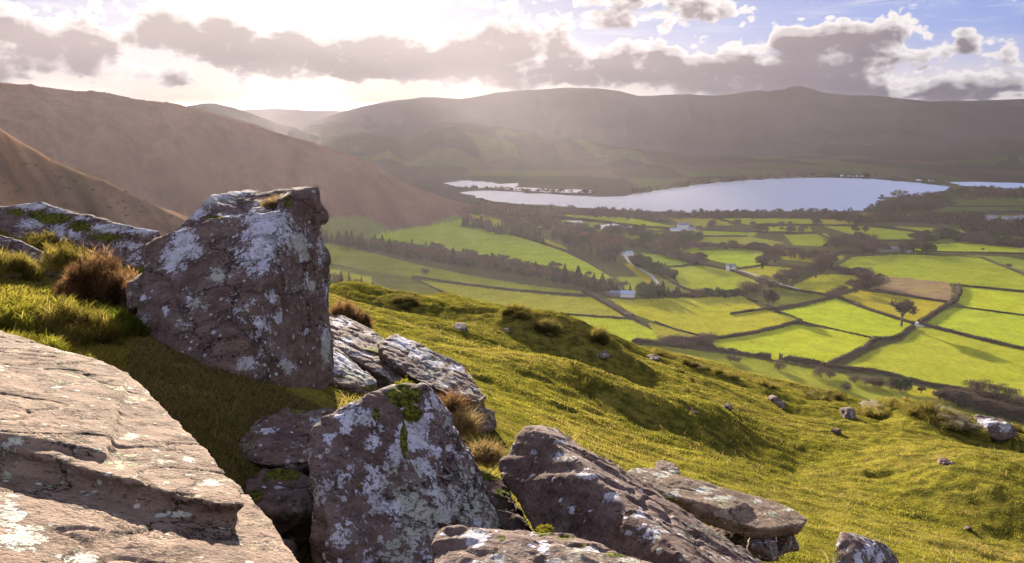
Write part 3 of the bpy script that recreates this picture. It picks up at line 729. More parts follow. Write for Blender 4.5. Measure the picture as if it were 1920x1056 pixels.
def rock(name, label, hulls, voxel, mat, amp=.02, freq=3.0, bed=None, bed_t=.07, bed_a=.6, lich=(), moss=(), moss_up=0.0, seed=0, group=None, crack=1.0, smooth=2, cat='boulder', erode=1.0, facet=.55):
    me = hull_mesh(hulls); o = bpy.data.objects.new('tmp', me); col_main.objects.link(o)
    md = o.modifiers.new('r', 'REMESH'); md.mode = 'VOXEL'; md.voxel_size = voxel
    dg = bpy.context.evaluated_depsgraph_get(); m2 = bpy.data.meshes.new_from_object(o.evaluated_get(dg))
    bpy.data.objects.remove(o)
    nv = len(m2.vertices); v = np.empty(nv * 3); m2.vertices.foreach_get('co', v); v = v.reshape(-1, 3)
    e = np.empty(len(m2.edges) * 2, int); m2.edges.foreach_get('vertices', e); e = e.reshape(-1, 2)
    deg = np.bincount(e.ravel(), minlength=nv)[:, None]
    def lap(v):
        s = np.zeros_like(v)
        for k in range(3):
            s[:, k] = np.bincount(e[:, 0], v[e[:, 1], k], nv) + np.bincount(e[:, 1], v[e[:, 0], k], nv)
        return s / np.maximum(deg, 1)
    for _ in range(smooth): v = v * .4 + lap(v) * .6
    def normals(v):
        m2.vertices.foreach_set('co', v.ravel()); m2.update(); n = np.empty(nv * 3); m2.vertices.foreach_get('vector', n) if False else None
        nn = np.array([q.vector[:] for q in m2.vertex_normals]) if False else None
        out = np.empty(nv * 3, np.float32); m2.vertex_normals.foreach_get('vector', out); return out.reshape(-1, 3).astype(float)
    n = normals(v)
    q = v + seed * 3.7
    # broad facets
    big = fbm(q * freq * .45, 3); med = fbm(q * freq * 1.6, 4, .55)
    ridge = 1 - np.abs(fbm(q * freq * .8 + 40, 4)) * 2
    d = amp * (1.0 * big + .35 * med + .30 * (ridge - .6))
    # chipped facets: each cell is cut by its own tilted plane
    rg = np.random.RandomState(seed + 900); wq = v + .06 / freq * 2 * np.stack([perlin(q * freq * 2.2 + o_) for o_ in (0, 31, 57)], -1)
    for cells, fa in ((26, .8), (150, .6), (700, .34)):
        sd_ = wq[rg.randint(0, nv, cells)]; tl = rg.normal(size=(cells, 3)); tl /= np.linalg.norm(tl, axis=1)[:, None]; of = rg.uniform(-.5, .5, cells)
        near_ = np.empty(nv, int)
        for a0 in range(0, nv, 20000):
            w = wq[a0:a0 + 20000]; near_[a0:a0 + 20000] = np.argmin((w * w).sum(1)[:, None] - 2 * w @ sd_.T + (sd_ * sd_).sum(1)[None], axis=1)
        size = math.sqrt(np.prod(np.sort(v.max(0) - v.min(0))[1:]) * 2.5 / cells)
        dd_ = ((wq - sd_[near_]) * tl[near_]).sum(1) / size
        d = d + amp * facet * fa * np.clip(dd_ * 1.4 + of[near_] * .6, -1.2, 1.2)
    if bed is not None:
        b = np.array(bed, float); b /= np.linalg.norm(b)
        s = (q @ b) / bed_t + .8 * fbm(q * freq * .35 + 11, 2)
        i = np.floor(s).astype(int); f = s - i
        hh = ((i * 7919) % 101) / 101.0; h1 = (((i + 1) * 7919) % 101) / 101.0
        lay = hh + (h1 - hh) * sstep(f, .82, 1.0)
        flat = 1 - np.abs(n @ b) ** 2
        brk = sstep(fbm(q * freq * .9 + 70, 3), -.3, .4)
        d = d + amp * bed_a * (lay - .5) * 1.5 * flat * (.4 + .8 * brk) - amp * bed_a * .8 * flat * sstep(np.abs(f - .93), .07, .0) * brk
    cr = np.abs(fbm(q * freq * .55 + 90, 3)); d = d - crack * amp * .8 * sstep(cr, .035, .0)
    pit = fbm(q * freq * 7, 2); d = d + amp * .10 * pit - amp * .35 * sstep(pit, .5, .8)
    v = v + n * d[:, None] * erode
    v = v * .8 + lap(v) * .2
    n = normals(v)
    px, py, dd = project(v); toc = np.array([0, 0, CZ]) - v; toc /= np.linalg.norm(toc, axis=1)[:, None]; face = sstep((n * toc).sum(1), -.15, .15)
    la = np.zeros(nv)
    for (x_, y_, r_, *s_) in lich:
        ry = s_[1] if len(s_) > 1 else r_
        la = np.maximum(la, (s_[0] if s_ else 1.0) * np.exp(-(((px - x_) / r_) ** 2 + ((py - y_) / ry) ** 2) * .8))
    la *= face
    mo = np.zeros(nv)
    for (x_, y_, r_, *s_) in moss: mo = np.maximum(mo, (s_[0] if s_ else 1.1) * np.exp(-(((px - x_) / r_) ** 2 + ((py - y_) / (s_[1] if len(s_) > 1 else r_)) ** 2) * .8))
    mo = np.maximum(mo * face, moss_up * sstep(n[:, 2], .3, .9) * (.7 + .5 * fbm(v * 2.5, 2)))
    c = v.mean(0); v = v - c
    m2.vertices.foreach_set('co', v.ravel())
    for nm, a in (('lich', la), ('moss', mo)):
        at = m2.attributes.new(nm, 'FLOAT', 'POINT'); at.data.foreach_set('value', a.astype(np.float32))
    m2.polygons.foreach_set('use_smooth', np.ones(len(m2.polygons), bool)); m2.materials.clear(); m2.materials.append(mat); m2.name = name; m2.update()
    ob = bpy.data.objects.new(name, m2); ob.location = c; col_main.objects.link(ob)
    tag(ob, label, cat, group); return ob
def PP(*q): return [P(*p) for p in q]

# tall boulder
A = PP((268, 458, 6.0), (300, 440, 6.0), (400, 411, 5.9), (455, 401, 5.85), (535, 397, 5.9), (262, 530, 5.65), (256, 600, 5.5), (250, 655, 5.45), (400, 570, 5.3), (490, 545, 5.2), (440, 470, 5.55),
       (600, 440, 6.2), (614, 490, 6.25), (622, 600, 6.15), (624, 680, 6.0), (598, 722, 5.7), (500, 715, 5.15), (380, 695, 5.0), (258, 680, 5.3), (262, 740, 5.4), (600, 780, 5.8), (430, 790, 5.1),
       (305, 455, 7.1), (590, 425, 7.1), (612, 700, 7.0), (275, 650, 7.1))
B1 = PP((330, 428, 6.2), (392, 367, 6.5), (430, 356, 6.9), (482, 359, 7.0), (500, 402, 6.5), (412, 412, 6.1), (340, 470, 6.2), (500, 460, 6.2), (470, 460, 7.3), (350, 460, 7.0))
B2 = PP((532, 398, 5.92), (528, 372, 6.1), (550, 354, 6.3), (594, 351, 6.25), (597, 385, 6.15), (600, 440, 6.15), (500, 380, 6.6), (545, 440, 5.95), (590, 440, 7.0), (480, 440, 7.0), (590, 356, 6.8), (520, 365, 6.9))
B3 = PP((440, 359, 7.1), (500, 359, 7.0), (560, 355, 6.7), (548, 388, 6.2), (470, 398, 6.3), (560, 440, 6.2), (460, 440, 6.3), (480, 440, 7.2), (560, 440, 7.2), (555, 362, 7.0), (480, 364, 7.0))
C1 = PP((585, 376, 6.2), (600, 381, 6.25), (614, 400, 6.3), (617, 411, 6.32), (610, 418, 6.3), (586, 421, 6.15), (590, 385, 6.7), (610, 410, 6.65), (586, 420, 6.7))
C2 = PP((590, 445, 6.1), (612, 470, 6.2), (619, 492, 6.22), (605, 505, 6.1), (590, 500, 6.7), (612, 490, 6.6))
rock('standing_boulder', 'tall purple boulder with white lichen and a notched top, dry grass in the notch', [A, B1, B2, B3, C1, C2], .014, M_RED, .028, 1.6, bed=(.85, .15, -.25), bed_t=.13, bed_a=.9, seed=2, crack=1.3, smooth=1,
     lich=[(500, 430, 50, 1.0), (480, 480, 42, .9, 34), (560, 455, 22), (570, 480, 12), (345, 455, 26), (325, 485, 26), (370, 470, 20, .8), (408, 517, 17), (512, 555, 8, 1, 14), (522, 592, 9, 1, 18), (490, 505, 8), (362, 565, 15, .9), (310, 580, 8), (268, 560, 8, .9), (270, 600, 10, .8), (350, 605, 26, .55),
           (458, 682, 17), (540, 690, 15), (612, 650, 12, .9, 40), (585, 535, 10), (390, 372, 46, 1, 16), (360, 400, 34, .9, 12), (450, 362, 30, .9, 6), (402, 622, 6), (575, 620, 7), (440, 405, 60, .7, 7), (600, 470, 8, .8, 30), (340, 430, 26, .8, 8)],
     moss=[(540, 378, 9, .9, 16), (400, 407, 26, .9, 4), (330, 690, 60, .6, 30)])
# big slab, two beds
pl = Plane((0, 620, 4.25), (262, 722, 3.55), (0, 820, 2.40))
up = slab_pts(pl, [(-150, 595), (0, 619), (70, 641), (130, 662), (190, 677), (225, 690), (255, 712), (330, 785), (400, 850), (445, 908), (466, 948), (-150, 790), (0, 822), (60, 850), (210, 872), (300, 915), (400, 943)], .062)
lo = slab_pts(pl, [(-200, 760), (0, 770), (300, 830), (455, 905), (480, 955), (520, 1008), (560, 1060), (620, 1130), (-260, 1250), (320, 1300)], .45, -.060)
lo2 = slab_pts(pl, [(-150, 610), (60, 650), (215, 700), (330, 800), (445, 925), (200, 900), (-150, 850)], .6, -.045)
pla = slab_pts(pl, [(-140, 608), (60, 640), (185, 676), (222, 692), (240, 706), (186, 716), (212, 790), (205, 846), (0, 812), (-140, 790)], .08, .020)
rock('flat_slab', 'broad tan sandstone slab with a stepped ledge filling the lower left corner', [up, lo, lo2, pla], .0095, M_SLAB, .010, 3.0, bed=tuple(pl.n), bed_t=.035, bed_a=.8, seed=5, smooth=3, facet=.5, cat='rock slab',
     lich=[(245, 818, 16, .9, 8), (390, 905, 26, .8, 10), (320, 965, 34, 1.0, 7), (20, 960, 30, .9), (40, 1010, 50, .9, 24), (150, 1045, 40, .7, 14), (330, 775, 16, .7, 6), (20, 890, 40, .6, 12), (350, 860, 20, .6, 8), (230, 645, 34, .55, 8), (225, 875, 14, .7, 16), (300, 695, 10, .5, 5)])
# lichened boulder in the middle
rock('lichened_boulder', 'pyramid shaped boulder thick with white lichen and green moss on its peak', [PP((742, 718, 3.35), (795, 722, 3.38), (818, 745, 3.38), (700, 738, 3.25), (590, 800, 2.95), (581, 832, 2.88), (640, 768, 3.08), (583, 1120, 2.78), (640, 1120, 2.70), (930, 1130, 2.95), (880, 850, 3.4), (934, 985, 3.22),
     (930, 1040, 3.1), (830, 775, 3.42), (700, 840, 3.02), (745, 738, 3.95), (600, 850, 3.7), (890, 900, 4.0), (920, 1050, 4.0), (600, 1100, 3.7))], .0085, M_LICH, .022, 2.4, bed=(-.5, .2, .85), bed_t=.11, bed_a=.35, seed=9, crack=.8, smooth=3,
     lich=[(785, 800, 24), (760, 812, 20), (772, 765, 14, .9), (782, 830, 20), (745, 850, 22, .9), (790, 870, 22), (655, 790, 30, .9), (690, 780, 24, .8), (700, 830, 24, .8), (830, 965, 26), (700, 930, 36, .8), (650, 1000, 30, .8), (640, 900, 24, .7), (760, 1045, 22, .9), (760, 950, 40, .7), (860, 900, 30, .6), (820, 850, 20, .6), (900, 960, 26, .6), (612, 820, 18, .6)],
     moss=[(755, 742, 30, 1.3, 20), (772, 775, 18, 1.1), (757, 825, 7, 1.2, 34), (705, 775, 8, .9, 14), (675, 910, 5, 1.1)])
# wedge
rock('wedge_boulder', 'long dark wedge of rock with a sunlit ribbed top sloping down to the right', [PP((985, 798, 3.7), (1010, 800, 3.62), (1055, 850, 3.42), (1130, 920, 3.12), (1200, 973, 2.92), (1290, 1056, 2.62), (1360, 1130, 2.5), (1040, 803, 3.95), (1108, 856, 3.8), (1196, 924, 3.62), (1296, 993, 3.42), (1412, 1056, 3.2), (1520, 1110, 3.1),
     (931, 873, 3.62), (945, 905, 3.5), (1000, 985, 3.3), (1060, 1075, 3.0), (1120, 1180, 2.8), (1050, 960, 4.3), (1420, 1180, 3.8))], .010, M_RED, .018, 2.6, bed=(.55, .62, .55), bed_t=.04, bed_a=.7, seed=14, smooth=2,
     lich=[(1055, 858, 22, .8, 12), (1100, 890, 20, .9, 10), (1150, 930, 16, .9, 10), (1200, 965, 18, .8, 10), (1220, 1000, 24, .9, 20), (960, 840, 10, .7), (1100, 830, 30, .6, 12), (1000, 850, 10, .6), (1070, 955, 8, .7), (1050, 830, 16, .7, 8), (1180, 1000, 8, .7)])
rock('low_boulder', 'low lichen patched rock with yellow moss along the bottom edge', [PP((815, 1012, 2.3), (842, 990, 2.36), (930, 989, 2.45), (940, 1000, 2.3), (1000, 996, 2.5), (1010, 1010, 2.3), (800, 1150, 2.05), (1000, 1160, 1.9), (810, 1060, 2.2), (870, 1005, 2.9)),
     PP((980, 994, 2.5), (1080, 1010, 2.45), (1150, 1034, 2.35), (1245, 1062, 2.25), (1000, 1010, 2.3), (1100, 1040, 2.2), (1260, 1150, 2.0), (950, 1150, 2.0), (1060, 1022, 2.9), (1200, 1100, 2.8))], .0075, M_GREY, .016, 3.0, seed=21, smooth=3,
     lich=[(895, 1008, 24, 1.1, 18), (1010, 1000, 16, .8, 8), (1020, 1030, 20, .9, 16), (1100, 1030, 30, .7, 10), (940, 1050, 16, .7), (1180, 1050, 30, .7, 8)], moss=[(1020, 1000, 22, 1.2, 5), (1060, 1008, 22, 1.0, 4), (1160, 1040, 30, 1.1, 5), (940, 1008, 6, 1.2), (1090, 1022, 10, 1.1, 3)])
# propped slab on the right
p6 = Plane((1170, 885, 6.3), (1515, 975, 6.2), (1420, 992, 5.85))
rock('propped_slab', 'thin pale slab propped level over a dark gap on the grass', [slab_pts(p6, [(1168, 886), (1186, 877), (1225, 875), (1300, 901), (1350, 922), (1400, 928), (1450, 938), (1490, 955), (1518, 973), (1512, 984), (1450, 992), (1420, 991), (1340, 966), (1250, 925), (1190, 900)], .095),
     slab_pts(p6, [(1166, 886), (1186, 876), (1225, 874), (1300, 900), (1370, 925), (1409, 944), (1362, 958), (1250, 926), (1190, 901)], .04, .026)], .012, M_SLAB, .006, 3.2, facet=.4, bed=tuple(p6.n), bed_t=.05, bed_a=.6, seed=25, smooth=2, cat='rock slab',
     lich=[(1240, 890, 20, .8, 8), (1320, 920, 22, .9, 7), (1350, 935, 26, .9, 7), (1450, 965, 20, .8, 6), (1480, 955, 16, .8, 6), (1260, 925, 30, .6, 12), (1420, 940, 10, .8, 4), (1200, 882, 18, .7, 5), (1470, 983, 10, .6, 3)])
def blob(px, py, d, w, h, dp=None, n=14, seed=0, squash=.55):
    """a loose angular stone: w, h in photo pixels at depth d"""
    r = np.random.RandomState(seed); W = w / FPX * d / 2; H = h / FPX * d; D = (dp or W * 1.4)
    c = P(px, py, d); pts = []; W *= .88; H *= .85
    for k in range(n):
        u = r.normal(size=3); u /= np.linalg.norm(u); u = np.sign(u) * np.abs(u) ** .7
        pts.append(c + np.array([u[0] * W, u[1] * D, u[2] * H * squash - H * .08]))
    return pts
sm = dict(amp=.012, freq=5, smooth=1)
rock('prop_stone', 'white topped stone tucked under the right end of the thin slab', [blob(1428, 1016, 6.0, 80, 46, seed=3)], .012, M_RED, **sm, seed=31, lich=[(1422, 1004, 32, 1.1, 14)], cat='stone')
rock('prop_stone', 'dark stone in the gap beneath the thin slab', [blob(1375, 1005, 6.3, 90, 56, seed=4)], .014, M_RED, **sm, seed=32, cat='stone')
rock('prop_stone', 'dark stone standing on end beneath the tip of the thin slab', [blob(1470, 1010, 6.2, 60, 70, seed=5)], .014, M_RED, **sm, seed=33, cat='stone')
rock('stone', 'knobbly grey stone lying behind the left end of the thin slab', [blob(1248, 883, 6.7, 62, 26, seed=6)], .012, M_GREY, **sm, seed=34, cat='stone')
rock('stone', 'pale stone edged with yellow moss between the wedge and the thin slab', [blob(1360, 1024, 4.6, 70, 36, seed=7)], .010, M_GREY, **sm, seed=35, lich=[(1370, 1012, 24, .9, 8)], moss=[(1330, 1015, 24, 1.2, 8), (1380, 1035, 20, 1.1, 6)], cat='stone')
rock('stone', 'pale flat stone with moss beside the sunlit face of the wedge', [blob(1315, 1000, 4.9, 60, 30, seed=8)], .010, M_GREY, **sm, seed=36, lich=[(1310, 992, 20, .9, 6)], moss=[(1290, 990, 20, 1.1, 6)], cat='stone')
rock('corner_boulder', 'small triangular lichened boulder at the bottom right, grass behind it', [PP((1580, 1003, 4.5), (1602, 1003, 4.6), (1655, 1022, 4.7), (1690, 1058, 4.7), (1705, 1150, 4.5), (1562, 1060, 4.35), (1556, 1220, 4.2), (1640, 1240, 4.1), (1612, 1030, 4.35), (1600, 1020, 5.1), (1690, 1100, 5.2), (1570, 1200, 5.0))],
     .012, M_LICH, .016, 2.6, seed=41, lich=[(1630, 1030, 14, .9), (1610, 1050, 14, .9), (1650, 1045, 12, .9)], moss=[(1565, 1040, 8, 1, 20)])
# slabs behind the tall boulder
rock('tilted_slab', 'long tilted slab leaning behind the right side of the tall boulder', [PP((600, 585, 8.3), (640, 588, 8.6), (690, 612, 8.6), (745, 650, 8.4), (905, 748, 7.4), (870, 756, 7.1), (760, 722, 7.0), (690, 690, 7.0), (600, 632, 7.2), (600, 680, 7.3), (700, 735, 7.2), (860, 790, 7.3), (915, 790, 7.6), (640, 700, 8.4), (760, 720, 8.6))],
     .016, M_GREY, .024, 2.0, bed=(-.25, .1, .95), bed_t=.10, bed_a=.9, seed=45, smooth=2, cat='rock slab',
     lich=[(640, 605, 26, .9, 9), (650, 640, 30, .7, 9), (680, 665, 26, .7, 8), (690, 625, 16, .7, 6), (830, 735, 20, .6, 8), (770, 700, 20, .6)], moss=[(700, 655, 18, .9, 7)])
rock('white_capped_slab', 'pointed slab with a bright white lichen cap, resting on the long tilted slab', [PP((706, 640, 7.6), (742, 626, 7.9), (780, 648, 8.0), (832, 680, 7.9), (872, 684, 7.9), (884, 712, 7.6), (917, 746, 7.2), (905, 756, 7.05), (850, 744, 6.9), (770, 706, 6.95), (720, 665, 7.2), (715, 700, 7.4), (850, 770, 7.2), (760, 680, 8.1))],
     .014, M_GREY, .016, 2.6, bed=(-.25, .1, .95), bed_t=.08, bed_a=.6, seed=47, smooth=2, cat='rock slab', lich=[(760, 642, 26, 1.2, 12), (790, 662, 22, 1.2, 10), (815, 680, 20, 1.0, 9), (858, 690, 22, .9, 7), (830, 722, 16, .8, 5), (790, 700, 26, .5, 8), (875, 735, 20, .7, 6)])
rock('shaded_boulder', 'dark rock in shade beneath the pointed white capped slab', [PP((640, 700, 7.2), (760, 722, 7.2), (880, 750, 7.3), (925, 772, 7.5), (935, 800, 7.4), (860, 810, 6.9), (740, 790, 6.8), (640, 760, 6.9), (700, 820, 7.2), (900, 840, 7.4), (800, 740, 8.2), (920, 800, 8.2))], .016, M_RED, .022, 2.4, seed=49, lich=[(888, 776, 8, .9)])
rock('low_slab', 'low white topped slab at the right foot of the tall boulder', [PP((600, 648, 6.6), (632, 650, 6.85), (655, 668, 6.85), (690, 698, 6.7), (706, 714, 6.5), (700, 736, 6.3), (650, 722, 6.1), (606, 712, 6.0), (600, 760, 6.2), (700, 775, 6.4), (640, 700, 7.2))], .013, M_RED, .016, 2.8, seed=51, cat='rock slab',
     lich=[(640, 680, 26, 1.2, 20), (665, 700, 26, 1.2, 12), (690, 716, 14, 1.1, 8)], moss=[(690, 728, 12, 1.1, 6), (640, 706, 10, .9, 4)])
# back left
rock('ridge_outcrop', 'long low outcrop with moss and a white lichen crest at the left edge', [PP((-90, 392, 10.2), (0, 382, 10.2), (70, 380, 10.0), (112, 390, 9.9), (150, 402, 9.8), (-90, 470, 9.3), (100, 470, 9.2), (160, 470, 9.3), (-90, 500, 10), (160, 500, 10), (60, 400, 12), (-90, 410, 12)),
     PP((90, 392, 9.9), (150, 404, 9.8), (185, 418, 9.6), (235, 426, 9.3), (300, 434, 9.1), (300, 510, 8.8), (250, 500, 8.9), (110, 470, 9.2), (120, 520, 9.5), (300, 560, 9.2), (200, 440, 11.5), (300, 470, 11.5))], .022, M_RED, .035, 1.6, bed=(-.2, .1, .95), bed_t=.16, bed_a=.7, seed=55, smooth=2, cat='outcrop',
     lich=[(60, 386, 36, 1, 8), (110, 395, 20, 1, 7), (60, 420, 26, .9, 12), (210, 428, 40, 1.1, 9), (265, 432, 30, 1.0, 9), (150, 410, 24, .8, 5), (110, 435, 20, .8), (240, 460, 30, .8, 10), (140, 440, 16, .7)], moss=[(100, 410, 40, 1.0, 12), (150, 425, 26, .9, 14), (30, 398, 20, .9, 8), (200, 445, 40, .8, 10), (70, 402, 24, .9, 8)])
rock('bank_rock', 'dark smooth rock poking from the bank at the left edge', [PP((-70, 436, 7.9), (0, 441, 7.9), (40, 452, 7.9), (80, 470, 7.8), (100, 487, 7.7), (112, 512, 7.6), (70, 525, 7.4), (-70, 540, 7.1), (-70, 600, 7.4), (100, 560, 7.8), (0, 470, 8.9), (90, 500, 8.7))], .016, M_RED, .016, 2.4, seed=57, lich=[(40, 450, 50, .6, 5)], moss=[(30, 500, 40, .7, 24)])
rock('bank_rock', 'small flat topped rock wedged against the left side of the tall boulder', [PP((238, 532, 5.9), (262, 512, 6.2), (300, 500, 6.2), (300, 560, 5.8), (240, 580, 5.8), (300, 600, 6), (240, 600, 6.2), (280, 520, 6.7))], .012, M_RED, .012, 3, seed=58, cat='stone')
# flat rocks in the hollow
rock('bedrock', 'flat purple bedrock showing through grass behind the lichened boulder', [PP((440, 832, 3.85), (470, 785, 4.15), (520, 763, 4.35), (625, 768, 4.4), (660, 790, 4.2), (610, 860, 3.8), (520, 872, 3.68), (460, 860, 3.72), (450, 900, 3.9), (620, 940, 3.9), (640, 850, 4.5))], .011, M_RED, .022, 3.2, bed=(-.1, .1, 1), bed_t=.05, bed_a=.8, seed=61, smooth=2, cat='rock',
     lich=[(600, 790, 18, 1.0, 9), (500, 808, 22, .9, 7), (480, 795, 12, .8, 6), (530, 772, 16, .5, 6)], moss=[(560, 770, 26, .8, 6), (560, 800, 10, .7, 4)])
rock('bedrock', 'lower shelf of dark bedrock under the green moss in the hollow', [PP((462, 905, 3.42), (490, 878, 3.6), (560, 880, 3.65), (600, 900, 3.5), (600, 960, 3.25), (520, 960, 3.12), (470, 945, 3.2), (480, 1010, 3.3), (600, 1030, 3.4), (560, 930, 4.0))], .010, M_RED, .018, 3.4, seed=63, smooth=2, cat='rock', moss=[(530, 890, 36, 1.1, 12), (480, 930, 16, 1.0, 12)], lich=[(522, 914, 10, .9, 3)])
rock('stone', 'grey rounded stone in the dark hollow at the bottom edge', [blob(537, 1035, 3.0, 50, 60, seed=11)], .009, M_GREY, amp=.008, freq=5, smooth=2, seed=65, cat='stone')
rock('mossy_rock', 'dark mossy rock squeezed between the lichened boulder and the wedge', [PP((885, 868, 4.1), (912, 880, 4.0), (945, 905, 3.8), (970, 960, 3.6), (1010, 1060, 3.3), (900, 1080, 3.3), (890, 940, 3.7), (920, 930, 3.6), (960, 940, 4.3), (900, 1100, 4.0), (1040, 1120, 3.8))], .012, M_RED, .022, 2.6, seed=67, moss=[(920, 890, 26, 1.2, 12), (945, 925, 20, 1.0, 12), (900, 870, 16, 1, 8)])
# stones out on the slope
def slope_stone(px, py, w, h, label, seed, mat=M_GREY, lich=(), squash=.6, grp=None):
    q = near_hits([(px, py + h * .3)])[0]; d = q[1] * C_ - (q[2] - CZ) * S_
    return rock('stone', label, [blob(px, py, d, w, h, seed=seed, squash=squash)], max(.012, d * .0016), mat, amp=.02 * d / 12, freq=24 / d, smooth=1, seed=seed, lich=lich, cat='stone', group=grp)
slope_stone(1862, 800, 70, 34, 'white lichened stone on the hill edge at the far right', 71, M_RED, [(1850, 792, 20, 1.0, 8), (1885, 800, 12, 1, 12)])
slope_stone(1461, 753, 42, 24, 'pinkish stone lying in shade halfway down the open slope', 72, M_GREY, [(1455, 758, 16, .9, 6)])
slope_stone(861, 613, 40, 9, 'small flat pale stone in the turf just right of the tall boulder', 73)
slope_stone(950, 620, 20, 7, 'small flat stone in the turf right of the flat pale stone', 74)
slope_stone(1590, 775, 34, 22, 'pale stone on the crest of a grassy hump', 75)
slope_stone(1362, 762, 26, 12, 'purplish stone sunk in the dark turf left of the pinkish stone', 76, M_RED)
slope_stone(1300, 769, 30, 10, 'flat purplish stone sunk low in the middle of the slope', 77, M_RED)
slope_stone(1570, 810, 24, 14, 'dull stone below the grassy hump', 78, M_RED)
slope_stone(1130, 663, 44, 8, 'flat pale stone near the hill edge above the shaded bank', 79)
slope_stone(1225, 670, 34, 7, 'thin pale stone along the hill edge over the shaded bank', 80)
slope_stone(1775, 868, 34, 12, 'brown stone breaking the lower turf near the right edge', 81, M_RED)
slope_stone(1815, 990, 22, 18, 'small rough stone near the bottom right corner', 82, M_RED)
slope_stone(917, 795, 20, 22, 'small dark pointed stone in the grass beside the shaded boulder', 83, M_RED)
slope_stone(1800, 1052, 50, 10, 'flat brown stone at the bottom edge near the right corner', 84, M_RED)
# ------------------------------------------------------------------ trees, bushes, hedges
def twig_mat(name, c1, c2, trans=.25):
    m, t, out = new_mat(name); n = t.nodes.new('ShaderNodeObjectInfo'); p = xobj()
    f = xnoise(p, 6, 3, .6); c = xmix(xsmooth(f, .35, .65), c1, c2)
    rnd = X(n.outputs['Random']) * .5 + .75; c = xscale(c, rnd)
    s = leafy(t, c, trans, .8, .1); t.links.new(s.outputs[0], out.inputs[0]); return m
M_TWIG = twig_mat('winter_twigs', (.060, .042, .032), (.12, .084, .060)); M_TWIGR = twig_mat('larch_twigs', (.13, .058, .036), (.18, .09, .052))
M_BARK = simple_mat('bark', (.07, .05, .038), (.12, .09, .07), 9); M_CON = twig_mat('conifer_needles', (.028, .035, .016), (.055, .055, .025), .15)
M_EVG = twig_mat('evergreen_leaves', (.022, .034, .012), (.045, .06, .02), .2); M_HEDGE = twig_mat('hedge_twigs', (.048, .033, .021), (.085, .060, .036), .2)
def tube_seg(V, F, a, b, ra, rb, k=5):
    d = b - a; L = np.linalg.norm(d); d = d / max(L, 1e-9); u = np.cross(d, [0.3, .9, .2]); u /= np.linalg.norm(u); w = np.cross(d, u); n0 = len(V)
    for (c, r) in ((a, ra), (b, rb)):
        for i in range(k): t = 2 * math.pi * i / k; V.append(c + (u * math.cos(t) + w * math.sin(t)) * r)
    for i in range(k): j = (i + 1) % k; F.append((n0 + i, n0 + j, n0 + k + j, n0 + k + i))
def slivers(r, base, dirs, L, W):
    n = len(base); s = np.cross(dirs, r.normal(size=(n, 3))); s /= np.linalg.norm(s, axis=1)[:, None]
    tip = base + dirs * L[:, None]
    v = np.stack([base - s * W[:, None] / 2, base + s * W[:, None] / 2, tip], 1).reshape(-1, 3); return v
def unit(v): return v / (np.linalg.norm(v, axis=-1, keepdims=True) + 1e-9)
def bare_tree_mesh(seed, spread=.55, trunk_h=.22, twig_w=.012, stems=1, ntw=7, lev=4):
    r = np.random.RandomState(seed); V, F = [], []; segs2 = []; tips = []
    def grow(a, d, L, rad, l):
        b = a + d * L * .5; d2 = unit(d + r.normal(size=3) * .16); c = b + d2 * L * .5
        if l <= 1:
            tube_seg(V, F, a, b, rad, rad * .85); tube_seg(V, F, b, c, rad * .85, rad * .68)
        else: segs2.append((a, b, rad)); segs2.append((b, c, rad * .8))
        if l >= lev: tips.append((b, d2, L)); tips.append((c, d2, L)); return
        n = r.randint(3, 5) if l else r.randint(4, 6)
        for k in range(n):
            th = 2 * math.pi * (k + r.rand()) / n; out = np.array([math.cos(th), math.sin(th), 0])
            nd = unit(d2 * (.45 if l else .55) + out * spread * r.uniform(.4, 1.5) + np.array([0, 0, r.uniform(-.15, .55)]))
            grow(c if r.rand() > .3 else b + (c - b) * r.rand(), nd, L * r.uniform(.62, .82), rad * .55, l + 1)
    for s in range(stems):
        off = np.array([r.normal() * .05, r.normal() * .05, 0]) * (stems > 1)
        grow(off, unit(np.array([off[0] * 2, off[1] * 2, 1])), trunk_h, .022 / math.sqrt(stems), 0)
    tb = []; td = []; tl = []
    for (p, d, L) in tips:
        for k in range(ntw): tb.append(p + d * L * r.uniform(-.5, .3)); td.append(unit(d + r.normal(size=3) * .75)); tl.append(L * r.uniform(.6, 1.3))
    v1 = slivers(r, np.array(tb), np.array(td), np.array(tl), np.full(len(tb), twig_w))
    a = np.array([q[0] for q in segs2]); b = np.array([q[1] for q in segs2]); rad = np.array([q[2] for q in segs2]) * 2 + .004
    s = unit(np.cross(b - a, r.normal(size=a.shape))) * rad[:, None] / 2
    v2 = np.concatenate([np.stack([a - s, a + s, b + s * .8], 1).reshape(-1, 3), np.stack([a - s, b + s * .8, b - s * .8], 1).reshape(-1, 3)])
    cv = np.concatenate([v1, v2]); V = np.array(V)
    top = cv[:, 2].max(); wd = np.percentile(np.hypot(cv[:, 0], cv[:, 1]), 97) * 2 / top; s_ = np.array([min(1, 1.05 / wd)] * 2 + [1.0]); V = V * s_; cv = cv * s_; return V / top, F, cv / top
def conifer_mesh(seed, wid=.2, n=1500):
    r = np.random.RandomState(seed); V, F = [], []; tube_seg(V, F, np.zeros(3), np.array([0, 0, .5]), .018, .01); tube_seg(V, F, np.array([0, 0, .5]), np.array([0, 0, .98]), .01, .003)
    z = r.uniform(.06, 1, n) ** .85; th = r.uniform(0, 6.28, n); tier = .8 + .35 * np.sin(z * 60 + 2 * th); rr = wid * (1.04 - z) * tier * r.uniform(.55, 1.1, n)
    o = np.stack([np.cos(th), np.sin(th), -.25 * np.ones(n)], -1); base = np.stack([np.cos(th) * rr * .55, np.sin(th) * rr * .55, z], -1)
    return np.array(V), F, slivers(r, base, unit(o + r.normal(size=(n, 3)) * .35), rr * .6 + .02, np.full(n, .035))
